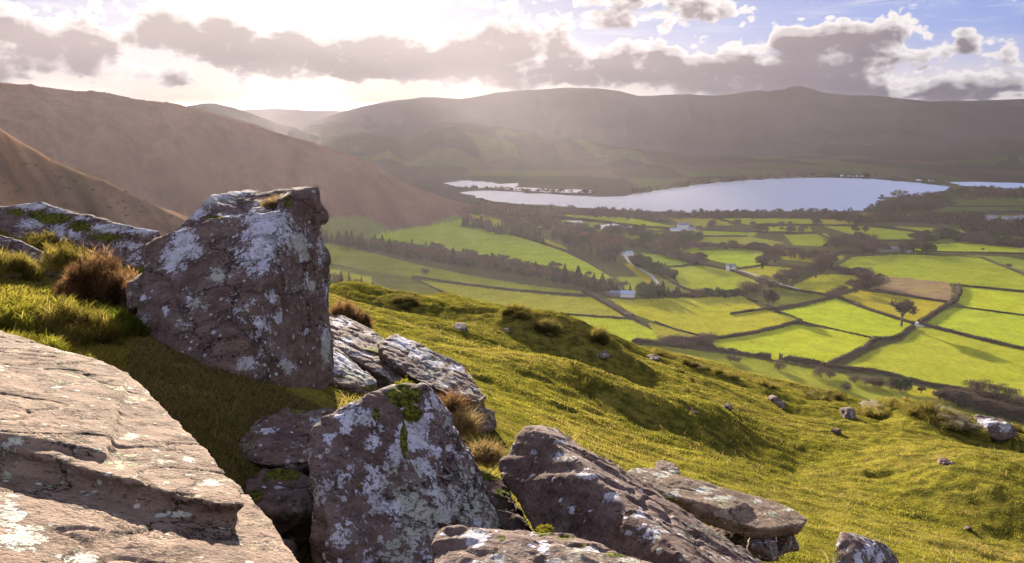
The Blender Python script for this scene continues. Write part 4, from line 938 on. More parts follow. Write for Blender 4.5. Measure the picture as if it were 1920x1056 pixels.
def bush_mesh(seed, n=2200, flat=.62, w=.02, leaf=False, trunk=True):
    r = np.random.RandomState(seed); V, F = [], []
    for k in range(5): th = 6.28 * k / 5; tube_seg(V, F, np.array([0, 0, 0.]), np.array([math.cos(th) * .16, math.sin(th) * .16, .45]), .02, .008)
    cs = r.normal(size=(9, 3)) * [.26, .26, .12] + [0, 0, .52]; ci = r.randint(0, 9, n); u = unit(r.normal(size=(n, 3))); rad = r.uniform(.10, .27, n) ** 1
    base = cs[ci] + u * rad[:, None]; base[:, 2] = np.maximum(base[:, 2], .03)
    d = unit(u + [0, 0, .5] + r.normal(size=(n, 3)) * .5); L = np.full(n, .11 if not leaf else .05) * r.uniform(.6, 1.4, n)
    v = slivers(r, base, d, L, np.full(n, w if not leaf else .045)); return np.array(V), F, v / max(1, v[:, 2].max())
def sweep_tris(v): return np.arange(len(v)).reshape(-1, 3)
PROTO = {}
def proto(kind, i, V, F, cv, mt, mc):
    PROTO.setdefault(kind, []).append((V, F, cv, mt, mc, []))
for i in range(4): proto('oak', i, *bare_tree_mesh(20 + i, .75, .17, ntw=9, lev=4), M_BARK, M_TWIG)
for i in range(2): proto('tall', i, *bare_tree_mesh(40 + i, .38, .26), M_BARK, M_TWIG)
proto('stems', 0, *bare_tree_mesh(50, .36, .30, stems=4, ntw=4, lev=3, twig_w=.016), M_BARK, M_TWIG)
for i in range(2): proto('larch', i, *bare_tree_mesh(60 + i, .34, .28, ntw=9, twig_w=.018), M_BARK, M_TWIGR)
for i in range(3): proto('conifer', i, *conifer_mesh(70 + i, .20 + .04 * i), M_BARK, M_CON)
for i in range(3): proto('shrub', i, *bush_mesh(80 + i), M_BARK, M_TWIG)
proto('evergreen', 0, *bush_mesh(90, 5200, leaf=True), M_BARK, M_EVG)
NAMES = dict(oak=('bare_tree', 'tree'), tall=('bare_tree', 'tree'), stems=('bare_tree', 'tree'), larch=('larch_tree', 'tree'), conifer=('conifer_tree', 'tree'), shrub=('leafless_shrub', 'shrub'), evergreen=('evergreen_tree', 'tree'))
rt = random.Random(5)
SRC = {}
def tree_at(p, H, kind, label, group=None, wide=1.0):
    i = rt.randrange(len(PROTO[kind])); V, F, cv, mt, mc, _ = PROTO[kind][i]; nm, cat = NAMES[kind]
    key = (kind, i)
    root = empty(nm, p, rt.uniform(0, 6.28)); root.scale = (H * wide, H * wide, H); tag(root, label, cat, group)
    if key not in SRC:
        t = mesh_np('trunk', V, faces=F, mat=mt, parent=root, smooth=False); c = mesh_np('crown', cv, tris=sweep_tris(cv), mat=mc, parent=root, smooth=False); SRC[key] = (t, c)
    else:
        for s in SRC[key]:
            c = s.copy(); col_main.objects.link(c); c.parent = root
    return root
def dep(q): return q[1] * C_ - (q[2] - CZ) * S_
def T(px, py, hpx, kind, label, group=None, wide=1.0):
    q = ground_hits([(px, py)])[0]; return tree_at((q[0], q[1], q[2] - .2), hpx / FPX * dep(q), kind, label, group, wide)
def row(pts, n, h, kinds, label, group, jx=4, jy=2, wide=1.0):
    pts = np.array(pts, float); s = np.concatenate([[0], np.cumsum(np.hypot(*np.diff(pts, axis=0).T))])
    for k in range(n):
        u = s[-1] * (k + rt.uniform(.1, .9)) / n; x = np.interp(u, s, pts[:, 0]) + rt.uniform(-jx, jx); y = np.interp(u, s, pts[:, 1]) + rt.uniform(-jy, jy)
        T(x, y, h * rt.uniform(.7, 1.25), rt.choice(kinds), label, group, wide * rt.uniform(.85, 1.2))

def hedge(pts, label, w=2.2, h=2.4, group=None, gaps=0.0, shaggy=1.0, name='hedge', mat=None):
    hh = ground_hits(pts); q = []
    for i in range(len(hh) - 1):
        L = np.linalg.norm(hh[i + 1] - hh[i]); n = max(2, int(L / 3.0))
        for k in range(n): q.append(hh[i] + (hh[i + 1] - hh[i]) * k / n)
    q.append(hh[-1]); q = np.array(q)[:, :2]
    r = np.random.RandomState(int(abs(pts[0][0] * 7 + pts[0][1] * 3)) % 9999)
    for _ in range(2): q[1:-1] = q[1:-1] * .5 + (q[:-2] + q[2:]) * .25
    q[1:-1] += r.normal(size=q[1:-1].shape) * .35
    t = unit(np.gradient(q, axis=0)); nr = np.stack([-t[:, 1], t[:, 0]], -1); z0 = fz(q[:, 0], q[:, 1]); n = len(q)
    prof = [(-.5, -.4), (-.55, .4), (-.38, .78), (0, .86), (.38, .78), (.55, .4), (.5, -.4)]; m = len(prof)
    hv = h * (1 + .28 * fbm(np.stack([q[:, 0] / 14, q[:, 1] / 14, 0 * z0], -1), 3)); wv = w * (1 + .25 * fbm(np.stack([q[:, 0] / 9, q[:, 1] / 9, 5 + 0 * z0], -1), 2))
    if gaps: hv = hv * np.where(fbm(np.stack([q[:, 0] / 11, q[:, 1] / 11, 9 + 0 * z0], -1), 2) > gaps, .35, 1)
    v = np.zeros((n, m, 3))
    for j, (a, b) in enumerate(prof):
        v[:, j, :2] = q + nr * (wv * a + r.normal(size=n) * .14)[:, None]; v[:, j, 2] = z0 + hv * b * (1 + .08 * r.normal(size=n)) 
    v = v.reshape(-1, 3); i = np.arange(n - 1)[:, None] * m + np.arange(m - 1)[None, :]
    f = np.stack([i, i + 1, i + m + 1, i + m], -1).reshape(-1, 4)
    tr = np.concatenate([f[:, [0, 1, 2]], f[:, [0, 2, 3]]])
    # twigs
    tot = np.sum(np.linalg.norm(np.diff(q, axis=0), axis=1)); N = int(min(9000, tot * 16 * shaggy))
    k = r.randint(0, n - 1, N); u = r.rand(N); side = r.uniform(-.5, .5, N); bz = 1 - np.abs(side) * .8
    base = np.zeros((N, 3)); base[:, :2] = q[k] * (1 - u[:, None]) + q[k + 1] * u[:, None] + nr[k] * (side * wv[k])[:, None]; base[:, 2] = z0[k] * (1 - u) + z0[k + 1] * u + hv[k] * bz * r.uniform(.5, 1.0, N)
    d = unit(np.stack([nr[k, 0] * side * 2, nr[k, 1] * side * 2, np.ones(N)], -1) + r.normal(size=(N, 3)) * .4)
    sv = slivers(r, base, d, r.uniform(.5, 1.4, N) * h * .42, np.full(N, .26))
    allv = np.concatenate([v, sv]); allt = np.concatenate([tr, sweep_tris(sv) + len(v)])
    o = mesh_np(name, allv, tris=allt, mat=mat or M_HEDGE, smooth=False); return tag(o, label, 'hedge', group)
HG = 'hedges between the valley fields'
for pts, lab, w, h in [
    ([(1797, 537), (1800, 550), (1792, 565), (1766, 580), (1742, 596), (1724, 606)], 'tall hedge winding from the tan field down to the white gate', 4.5, 4.2),
    ([(1712, 614), (1700, 622), (1690, 631), (1668, 638), (1642, 637)], 'hedge running from the white gate past the lone oak', 4.0, 3.6),
    ([(1640, 637), (1625, 652), (1600, 665), (1575, 676), (1548, 687)], 'hedge curving down from below the lone oak to the pasture edge', 4.0, 3.8),
    ([(1728, 609), (1780, 622), (1850, 640), (1930, 658)], 'straight dark hedge running right from the white gate', 3.6, 3.0),
    ([(1548, 688), (1640, 697), (1740, 722), (1820, 735), (1870, 750), (1930, 768)], 'long hedge along the bottom of the big right hand field', 3.4, 3.0),
    ([(1790, 536), (1850, 541), (1930, 549)], 'hedge going right from the corner of the tan field', 2.6, 2.6),
    ([(1806, 577), (1860, 584), (1930, 593)], 'thin hedge between the two green fields at the right edge', 1.8, 1.6),
    ([(1370, 590), (1400, 585), (1460, 578), (1500, 572), (1540, 563), (1572, 553)], 'hedge rising from the clustered stems to the bushes by the tan field', 2.8, 2.6),
    ([(1570, 557), (1620, 578), (1680, 598), (1715, 608)], 'straight hedge from the bushes down to the white gate', 3.0, 2.8),
    ([(1500, 603), (1560, 617), (1600, 626), (1642, 636)], 'faint thin hedge between the two brightest fields', 1.3, 1.2),
    ([(1335, 637), (1400, 628), (1460, 615), (1502, 603)], 'hedge sweeping up from the hazel clump to the field corner', 3.2, 3.2),
    ([(1502, 603), (1488, 595), (1455, 584)], 'short hedge joining the field corner to the clustered stems', 2.0, 1.8),
    ([(1445, 535), (1500, 547), (1572, 557)], 'hedge between the oaks and the bushes by the tan field', 2.8, 2.6),
    ([(1640, 545), (1700, 556), (1786, 569)], 'hedge along the lower edge of the tan field', 3.0, 2.8),
    ([(1095, 548), (1120, 560), (1150, 577), (1185, 598)], 'thick bushy hedge slanting down beside the blue roofed barn', 7.0, 5.2),
    ([(1185, 598), (1200, 605), (1212, 613)], 'short tail of hedge below the thick bushy one', 3.0, 2.8),
    ([(775, 520), (860, 533), (960, 545), (1102, 556)], 'long hedge below the dark conifer belt', 3.0, 2.6),
    ([(772, 521), (800, 535), (848, 556)], 'short hedge slanting down behind the grassy hill edge', 2.0, 1.8),
    ([(975, 586), (1060, 590), (1182, 598)], 'low hedge between the two bright fields beyond the hill edge', 2.2, 1.8),
    ([(1228, 604), (1265, 618), (1312, 630)], 'thin isolated hedge pointing at the hazel clump', 1.8, 1.5),
    ([(893, 412), (960, 440), (1010, 455), (1060, 472), (1100, 491), (1150, 520), (1168, 545)], 'hedge down the right side of the sloping field', 3.4, 3.2),
    ([(1190, 498), (1222, 506), (1260, 530), (1290, 545), (1322, 553)], 'hedge beside the winding lane', 2.8, 2.6),
    ([(1243, 502), (1280, 500), (1300, 495)], 'hedge above the sheltered field by the lane', 2.8, 2.4),
    ([(1245, 478), (1300, 493), (1372, 508), (1410, 522), (1440, 536)], 'hedge passing the white farmhouse', 3.2, 2.8),
    ([(1383, 505), (1430, 498), (1505, 502)], 'hedge behind the white farmhouse', 2.4, 2.2),
    ([(1620, 470), (1700, 472), (1800, 474), (1930, 476)], 'hedge along the track right of the grey farm', 2.4, 2.2),
    ([(1840, 484), (1880, 500), (1930, 518)], 'hedge curving to the right edge behind the big field', 3.0, 2.6),
    ([(1038, 408), (1100, 413), (1200, 426), (1270, 430)], 'hedge under the narrow bright field near the lake', 4, 4),
    ([(1240, 408), (1270, 420), (1310, 428)], 'hedge cutting the pale field near the lake', 3, 3),
    ([(1330, 408), (1390, 422), (1400, 428)], 'hedge right of the pale field near the lake', 3, 3),
    ([(1290, 431), (1420, 436), (1530, 438)], 'hedge right of the far white house', 3, 3),
    ([(1180, 441), (1280, 444), (1400, 444)], 'hedge in front of the far white house', 3.5, 3),
    ([(1000, 430), (1100, 436), (1200, 438), (1280, 431)], 'hedge along the grey flooded field', 3.5, 3),
    ([(1230, 460), (1320, 461), (1430, 468), (1500, 470)], 'hedge above the big green field of the white farmhouse', 4, 4),
    ([(1140, 452), (1200, 462), (1250, 476)], 'hedge by the reddish larches', 4, 4),
    ([(1540, 424), (1640, 424), (1730, 437), (1810, 440)], 'hedge left of the village', 4, 3.5),
    ([(1560, 452), (1650, 453), (1720, 452), (1800, 444)], 'hedge above the grey farm', 4, 3.5),
    ([(1790, 450), (1850, 456), (1930, 462)], 'dark hedge at the right edge below the village', 5, 4),
    ([(1430, 424), (1520, 423), (1590, 424)], 'thin far hedge in the middle distance', 3, 3),
    ([(1475, 440), (1530, 437), (1560, 452), (1545, 462)], 'hedge around the small tan field', 3, 3),
    ([(1240, 551), (1290, 555), (1340, 553), (1400, 548)], 'brown hedge between evergreens and oaks', 5, 4.2),
    ([(1400, 560), (1425, 568), (1456, 580)], 'thin hedge beside the clustered stems', 1.8, 1.6),
    ([(1600, 398), (1700, 402), (1800, 402), (1930, 403)], 'far hedge in the dull fields by the lake', 5, 4),
    ([(1690, 385), (1800, 388), (1930, 388)], 'farthest hedge in the dull fields behind the village', 5, 4),
    ([(1700, 410), (1760, 413), (1850, 415)], 'hedge just left of the village', 5, 4)]:
    hedge(pts, lab, w * .82, h * .88, HG)
hedge([(1185, 641), (1240, 648), (1300, 653), (1350, 659), (1445, 672)], 'gappy row of trimmed thorn along the foot of the bright fields', 3.0, 4.0, HG, gaps=.12, shaggy=1.8)
hedge([(1460, 674), (1500, 679), (1545, 687)], 'right hand end of the gappy thorn row past the opening', 2.8, 4.0, HG, gaps=.14, shaggy=1.8)
row([(1245, 646), (1280, 647), (1330, 646)], 22, 18, ['shrub'], 'pale hazel bush in the clump at the edge of the brightest field', 'hazel clump at the field edge', 4, 2.5, 1.5)
T(1328, 641, 22, 'shrub', 'tallest bush at the right end of the hazel clump', wide=1.1)

T(1690, 612, 56, 'oak', 'lone bare oak leaning over the hedge near the white gate', wide=1.05)
T(1438, 582, 46, 'stems', 'cluster of tall bare stems in the field below the farmhouse', wide=1.0); T(1450, 582, 40, 'stems', 'right hand half of the cluster of tall bare stems')
T(1688, 733, 30, 'evergreen', 'dark round evergreen standing among bare bushes above the hill edge', wide=1.1)
for x, y, h, k, l in [(1538, 708, 26, 'shrub', 'round bare shrub at the bottom corner of the brightest field'), (1556, 709, 16, 'shrub', 'tiny bare shrub right of the one at the field corner'), (1602, 718, 20, 'shrub', 'small round bare shrub in the lower pasture'), (1622, 722, 20, 'shrub', 'bare shrub left of the pair in the lower pasture'),
                   (1638, 724, 22, 'shrub', 'middle bare shrub beside the dark evergreen'), (1650, 727, 20, 'shrub', 'bare shrub just left of the dark evergreen'), (1670, 730, 20, 'shrub', 'bare shrub touching the dark evergreen'), (1727, 738, 18, 'oak', 'small pale bare tree in the bright gap right of the evergreen'),
                   (1368, 678, 16, 'shrub', 'bare shrub on the pasture under the thorn row'), (1384, 680, 12, 'shrub', 'low bare shrub beside the one under the thorn row'), (1460, 694, 24, 'shrub', 'upright bare shrub in front of the opening in the thorn row'), (1588, 732, 18, 'shrub', 'reddish bare shrub peeping over the hill edge'),
                   (1835, 740, 34, 'shrub', 'broad bare tree in the thicket at the lower right'), (1868, 742, 28, 'shrub', 'bare tree right of the broad one in the thicket'), (1893, 748, 26, 'shrub', 'bare tree near the right edge of the thicket'),
                   (640, 530, 26, 'conifer', 'thin young tree showing over the hill beside the tall boulder'), (655, 532, 24, 'conifer', 'second thin tree showing over the hill'), (678, 534, 18, 'conifer', 'third thin tree showing over the hill'), (628, 528, 22, 'shrub', 'shrub hard against the tall boulder'), (668, 534, 14, 'shrub', 'low shrub between thin trees over the hill'), (694, 538, 10, 'shrub', 'lowest shrub on the hill edge by the thin trees'),
                   (798, 515, 14, 'shrub', 'lone pale bush in the shaded sloping field')]:
    T(x, y, h, k, l, wide=1.15 if k == 'shrub' else 1)
row([(1760, 745), (1800, 758), (1850, 772), (1930, 795)], 26, 26, ['shrub', 'oak', 'shrub'], 'bare bush in the long thicket at the lower right', 'thicket bushes at the lower right', 5, 3, 1.3)
row([(1800, 745), (1860, 755), (1930, 772)], 12, 24, ['oak', 'shrub'], 'bare bush in the back row of the lower right thicket', 'thicket bushes behind the lower right row', 5, 3, 1.2)
row([(600, 452), (680, 468), (760, 482), (850, 495), (930, 508), (1010, 522), (1090, 538), (1150, 548)], 84, 26, ['conifer', 'conifer', 'conifer', 'tall'], 'dark tree in the long belt across the sloping fields', 'conifer belt across the sloping fields', 4, 3, 1.35)
row([(700, 462), (800, 478), (900, 494), (1000, 508), (1120, 530)], 34, 22, ['tall', 'conifer'], 'tree in the back row of the long belt', 'back row of the conifer belt', 5, 3, 1.3)
row([(868, 424), (900, 430), (948, 442)], 18, 20, ['conifer'], 'small dark conifer in the strip below the hill nose', 'conifer strip below the hill nose', 2, 1.5, 1.5)
row([(955, 440), (985, 447), (1018, 456)], 14, 20, ['conifer'], 'small dark conifer in the second strip above the sloping field', 'second conifer strip above the sloping field', 2, 1.5, 1.5)
row([(940, 430), (965, 432), (990, 440)], 7, 32, ['oak', 'conifer'], 'big dark tree above the second conifer strip', 'big trees above the conifer strip', 4, 3, 1.1)
row([(1065, 462), (1090, 468), (1130, 484), (1160, 492)], 18, 40, ['larch', 'larch', 'oak'], 'reddish larch in the grove beside the lane', 'reddish larch grove', 6, 4, 1.0)
row([(1055, 458), (1075, 462)], 4, 34, ['evergreen'], 'dark evergreen at the left end of the larch grove', 'evergreens by the larch grove', 5, 3, .8)
row([(1184, 494), (1210, 502), (1240, 514), (1262, 522)], 20, 20, ['evergreen', 'conifer'], 'dark evergreen in the row beside the lane', 'evergreen row beside the lane', 3, 2.5, 1.2)
row([(1202, 556), (1225, 557), (1250, 558)], 12, 26, ['evergreen', 'conifer'], 'dark evergreen in the block right of the barn', 'evergreen block by the barn', 3, 2, 1.0)
row([(1262, 558), (1275, 558)], 3, 18, ['conifer'], 'small dark conifer right of the evergreen block', 'conifer pair by the evergreen block', 2, 1, 1.4)
row([(1100, 545), (1180, 552)], 10, 22, ['tall', 'conifer'], 'tree behind the blue roofed barn', 'trees behind the barn', 4, 3, 1.1)
row([(1300, 557), (1380, 556), (1400, 552)], 10, 16, ['shrub', 'evergreen'], 'bush in the hedge right of the evergreens', 'hedge bushes right of the evergreens', 4, 2, 1.3)
row([(1400, 552), (1440, 540), (1480, 528), (1505, 520)], 14, 22, ['shrub', 'oak'], 'bush in the row climbing past the stems', 'bushes climbing past the stems', 4, 3, 1.3)
row([(1525, 520), (1545, 508), (1560, 500)], 8, 34, ['oak', 'shrub'], 'bare oak at the head of the climbing hedge', 'oaks at the head of the climbing hedge', 5, 3, 1.1)
row([(1560, 508), (1600, 514), (1635, 520)], 10, 16, ['shrub'], 'bush in the hedge above the shaded yellow field', 'bushes above the shaded yellow field', 3, 2, 1.4)
row([(1600, 548), (1622, 542), (1645, 534)], 9, 24, ['shrub', 'oak'], 'bush at the left end of the tan field', 'bushes at the left end of the tan field', 4, 3, 1.2)
row([(1560, 558), (1575, 555), (1590, 550)], 5, 18, ['shrub'], 'bush where four hedges meet', 'bushes where the hedges meet', 3, 2, 1.2)
T(1790, 566, 10, 'shrub', 'single small bush at the right corner of the tan field', wide=1.2)
row([(1425, 505), (1445, 497), (1460, 490)], 6, 34, ['oak'], 'bare oak in the clump right of the farmhouse', 'oaks right of the farmhouse', 5, 3, 1.0)
row([(1300, 498), (1325, 500)], 3, 22, ['oak'], 'small bare tree left of the farmhouse', 'small trees left of the farmhouse', 4, 2, 1.2)
row([(1230, 472), (1260, 480), (1300, 492)], 16, 16, ['shrub', 'oak'], 'bush in the dark hedge above the sheltered field', 'bushes above the sheltered field', 4, 3, 1.4)
row([(1480, 482), (1540, 486), (1580, 482), (1620, 474), (1660, 472)], 22, 18, ['shrub', 'oak', 'shrub'], 'bare bush in the brown belt left of the grey farm', 'brown belt left of the grey farm', 5, 4, 1.4)
row([(1560, 462), (1600, 458), (1640, 466)], 16, 22, ['oak', 'shrub'], 'bare tree in the copse above the grey farm', 'copse above the grey farm', 6, 4, 1.3)
row([(1690, 472), (1725, 474), (1740, 474)], 9, 20, ['evergreen', 'oak'], 'tree at the right end of the grey farm', 'trees right of the grey farm', 4, 2, 1.2)
row([(1705, 452), (1740, 450), (1790, 450), (1840, 455), (1930, 468)], 24, 18, ['shrub', 'evergreen', 'oak'], 'bush in the dark belt below the village', 'dark belt below the village', 5, 4, 1.4)
row([(8, 300), (70, 330), (150, 352), (230, 378), (310, 404)], 26, 7, ['shrub'], 'small dark bush dotted over the brown bracken slope at the far left', 'bushes on the bracken slope', 14, 14, 1.5)
row([(0, 350), (80, 365), (160, 385), (250, 405)], 18, 6, ['shrub'], 'tiny bush low on the brown bracken slope at the far left', 'low bushes on the bracken slope', 16, 9, 1.5)
for x, y, h in [(1604, 438, 18), (1622, 438, 18), (1270, 412, 14), (1118, 409, 8), (1178, 415, 9), (1231, 418, 22), (1240, 416, 16), (1480, 440, 16), (1842, 472, 8), (1890, 505, 12)]:
    T(x, y, h, 'oak', 'bare tree standing alone among the middle distance fields', 'scattered field trees')
row([(1240, 447), (1300, 441), (1350, 430), (1440, 436), (1520, 430)], 34, 14, ['oak', 'shrub', 'tall'], 'small bare tree among the far fields around the white house', 'small trees among the far fields', 8, 7, 1.2)
row([(1010, 440), (1060, 434), (1130, 436), (1190, 440), (1240, 452)], 34, 16, ['oak', 'evergreen', 'shrub', 'conifer'], 'tree in the dusky wood by the grey flooded field', 'dusky wood by the grey field', 10, 8, 1.3)
row([(1130, 455), (1180, 462), (1240, 470), (1300, 462)], 34, 18, ['oak', 'shrub', 'evergreen'], 'tree in the wood right of the larch grove', 'wood right of the larch grove', 8, 6, 1.4)
row([(1300, 464), (1380, 466), (1470, 472)], 26, 13, ['oak', 'shrub'], 'tree along the upper side of the farmhouse field', 'trees above the farmhouse field', 5, 3, 1.4)
def wood(name, label, poly, n, h, mat, seed, hv=.5, dz=0):
    """a far wood read as one mass: thousands of small crowns in one object"""
    r = np.random.RandomState(seed); poly = np.array(poly, float); x0, y0 = poly.min(0); x1, y1 = poly.max(0); P_ = []
    while len(P_) < n:
        a = r.uniform(x0, x1, 400); b = r.uniform(y0, y1, 400); k = inpoly(a, b, poly); P_ += list(zip(a[k], b[k]))
    q = ground_hits(P_[:n]); m = 90; V = []
    for p in q:
        H = h * r.uniform(1 - hv, 1 + hv); u = unit(r.normal(size=(m, 3))); u[:, 2] = np.abs(u[:, 2])
        base = p + u * [H * .42, H * .42, H * .55] * r.uniform(.5, 1, (m, 1)) + [0, 0, H * .30]
        base[:18] = p + r.normal(size=(18, 3)) * [H * .05, H * .05, 0] + np.stack([0 * np.ones(18), 0 * np.ones(18), r.uniform(0, .4 * H, 18)], -1)
        V.append(slivers(r, base, unit(u + r.normal(size=(m, 3)) * .6 + [0, 0, .4]), np.full(m, H * .22), np.full(m, H * .12)))
    V = np.concatenate(V); return tag(mesh_np(name, V, tris=sweep_tris(V), mat=mat, smooth=False), label, 'woodland', kind='stuff')
wood('woodland', 'brown leafless wood lining the near shore of the lake', [(880, 388), (940, 392), (1000, 397), (1100, 401), (1200, 406), (1240, 409), (1240, 412), (1040, 406), (960, 414), (900, 402)], 330, 12, M_TWIG, 1)
wood('woodland', 'brown wood on the near shore below the middle of the lake', [(1240, 408), (1300, 408), (1400, 405), (1500, 405), (1600, 405), (1600, 410), (1400, 411), (1250, 412)], 210, 11, M_TWIG, 2)
wood('woodland', 'dark wood filling the point at the right end of the lake', [(1625, 395), (1680, 378), (1690, 373), (1745, 374), (1790, 385), (1750, 397), (1660, 400)], 320, 11, M_HEDGE, 3)
wood('woodland', 'dark scrub along the shore at the right end of the lake', [(1775, 360), (1860, 359), (1930, 362), (1930, 372), (1800, 372)], 200, 12, M_HEDGE, 4)
wood('woodland', 'thin dark tree line along the far shore of the lake', [(1180, 366), (1290, 349), (1480, 332), (1640, 334), (1780, 347), (1780, 344), (1640, 331), (1480, 329), (1290, 345), (1180, 362)], 240, 10, M_HEDGE, 5)
wood('woodland', 'low scrub on the spit between lake and flooded meadows', [(865, 353), (940, 355), (1000, 358), (1110, 361), (1118, 364), (1000, 361), (900, 356)], 110, 7, M_HEDGE, 6)
wood('woodland', 'dark wood left of the village', [(1560, 412), (1700, 412), (1840, 410), (1850, 420), (1760, 424), (1690, 418), (1590, 420)], 220, 12, M_HEDGE, 7)
wood('woodland', 'dark wood around and below the village', [(1800, 424), (1930, 420), (1930, 446), (1860, 444), (1810, 436)], 260, 11, M_HEDGE, 8)
wood('woodland', 'scrubby wood under the nose of the left hill', [(860, 398), (905, 396), (960, 410), (1040, 412), (1060, 440), (980, 425), (890, 404)], 200, 10, M_HEDGE, 9)
for (x, y, h) in [(1655, 370, 5), (1676, 368, 8), (1685, 365, 10), (1697, 364, 6), (1734, 369, 9), (1742, 369, 10), (1755, 369, 9), (1768, 368, 8)]:
    T(x, y, h * 1.2, 'shrub', 'dark tree on the flooded spit at the right end of the lake', 'trees on the flooded spit', 1.3)
row([(1250, 402), (1400, 400), (1500, 399), (1590, 399)], 16, 9, ['oak', 'shrub', 'shrub'], 'taller bare tree standing out along the near lake shore', 'taller trees along the near lake shore', 9, 1, 1.0)

# ------------------------------------------------------------------ buildings
M_WHITE = simple_mat('white_render', (.62, .62, .60), (.74, .74, .72), 2, .8); M_SLATE = simple_mat('slate_roof', (.11, .12, .15), (.17, .18, .21), 4, .45, .5)
M_TIN = simple_mat('blue_tin_roof', (.24, .30, .42), (.32, .38, .50), 1, .35, .6); M_STONE = simple_mat('grey_stone_wall', (.20, .18, .165), (.30, .27, .25), 4); M_GLASS = simple_mat('window_glass', (.03, .035, .04), (.05, .05, .06), 1, .1, .8)
def box(V, F, x0, x1, y0, y1, z0, z1):
    n = len(V); V += [(x0, y0, z0), (x1, y0, z0), (x1, y1, z0), (x0, y1, z0), (x0, y0, z1), (x1, y0, z1), (x1, y1, z1), (x0, y1, z1)]
    F += [tuple(n + i for i in f) for f in ((0, 3, 2, 1), (4, 5, 6, 7), (0, 1, 5, 4), (1, 2, 6, 5), (2, 3, 7, 6), (3, 0, 4, 7))]
def house(px, py, L, W, H, rz, label, wall=None, roofm=None, wings=(), chim=True, name='farmhouse', win=True, cat='house', group=None, rh=.42):
    q = ground_hits([(px, py)])[0]; root = empty(name, (q[0], q[1], q[2] - .1), rz); tag(root, label, cat, group)
    wall = wall or M_WHITE; roofm = roofm or M_SLATE; V, F, RV, RF = [], [], [], []; CV, CF = [], []
    def unit_(cx, cy, L, W, H, turn=False):
        a, b = (W / 2, L / 2) if turn else (L / 2, W / 2); n = len(V); r = W * rh
        V.extend([(cx - a, cy - b, 0), (cx + a, cy - b, 0), (cx + a, cy + b, 0), (cx - a, cy + b, 0), (cx - a, cy - b, H), (cx + a, cy - b, H), (cx + a, cy + b, H), (cx - a, cy + b, H)])
        if not turn: V.extend([(cx - a, cy, H + r), (cx + a, cy, H + r)]); F.extend([tuple(n + i for i in f) for f in ((0, 1, 5, 4), (2, 3, 7, 6), (3, 0, 4, 8, 7), (1, 2, 6, 9, 5))])
        else: V.extend([(cx, cy - b, H + r), (cx, cy + b, H + r)]); F.extend([tuple(n + i for i in f) for f in ((1, 2, 6, 5), (3, 0, 4, 7), (0, 1, 5, 8, 4), (2, 3, 7, 9, 6))])
        o = .4; m = len(RV); t = .18
        for dz in (0.03, t):
            if not turn: RV.extend([(cx - a - o, cy - b - o, H - o * r / b + dz), (cx + a + o, cy - b - o, H - o * r / b + dz), (cx + a + o, cy, H + r + dz), (cx - a - o, cy, H + r + dz), (cx + a + o, cy + b + o, H - o * r / b + dz), (cx - a - o, cy + b + o, H - o * r / b + dz)])
            else: RV.extend([(cx + a + o, cy - b - o, H - o * r / a + dz), (cx + a + o, cy + b + o, H - o * r / a + dz), (cx, cy + b + o, H + r + dz), (cx, cy - b - o, H + r + dz), (cx - a - o, cy + b + o, H - o * r / a + dz), (cx - a - o, cy - b - o, H - o * r / a + dz)])
        RF.extend([tuple(m + i for i in f) for f in ((6, 7, 8, 9), (9, 8, 10, 11), (3, 2, 1, 0), (5, 4, 2, 3), (0, 1, 7, 6), (4, 5, 11, 10), (1, 2, 8, 7), (2, 4, 10, 8), (3, 0, 6, 9), (5, 3, 9, 11))])
    unit_(0, 0, L, W, H)
    for w in wings: unit_(*w)
    mesh_np('wall', V, faces=F, mat=wall, parent=root, smooth=False); rf = mesh_np('roof', RV, faces=RF, mat=roofm, parent=root, smooth=False)
    if chim:
        for s in (-1, 1):
            c, d = [], []; box(c, d, s * (L / 2 - .9) - .4, s * (L / 2 - .9) + .4, -.35, .35, H + W * rh - .7, H + W * rh + 1.1); mesh_np('chimney', c, faces=d, mat=M_STONE, parent=rf, smooth=False)
    if win:
        for k in range(3):
            for z0 in ((.9, 3.3) if H > 4.5 else (.9,)):
                x = (k - 1) * L * .3; c, d = [], []
                if k == 1 and z0 < 1:
                    box(c, d, x - .5, x + .5, -W / 2 - .05, -W / 2 + .02, .05, 2.1); mesh_np('door', c, faces=d, mat=M_BARK, parent=root, smooth=False)
                else:
                    box(c, d, x - .55, x + .55, -W / 2 - .05, -W / 2 + .02, z0, z0 + 1.2); mesh_np('window', c, faces=d, mat=M_GLASS, parent=root, smooth=False)
    return root
house(1370, 507, 11, 6.5, 5.2, -.25, 'white farmhouse with two gables and chimneys in the green fields', wings=[(3.0, -3.6, 4.5, 4.2, 5.0, True), (-3.2, -3.6, 4.5, 4.2, 5.0, True)])
def barn(px, py, L, W, H, rz, label, roofm, wall=None, wings=(), group=None): return house(px, py, L, W, H, rz, label, wall or M_STONE, roofm, wings, False, 'barn', False, 'barn', group, .28)
barn(1177, 556, 14, 10, 3.4, -.15, 'barn with a pale blue tin roof beside dark evergreens', M_TIN, M_WHITE)
barn(1157, 555, 14, 8, 3.2, -.15, 'darker shed with blue grey roof joined to the pale blue barn', M_SLATE, wings=[(-8, 2, 6, 5, 2.4, False)])
barn(1660, 472, 22, 11, 4, .05, 'long grey farm building in the brown trees', M_SLATE); barn(1682, 471, 16, 9, 3.4, .0, 'lower shed right of the long grey farm building', M_SLATE); barn(1703, 473, 9, 7, 3, .1, 'small pale shed at the right end of the grey farm', M_TIN, M_WHITE)
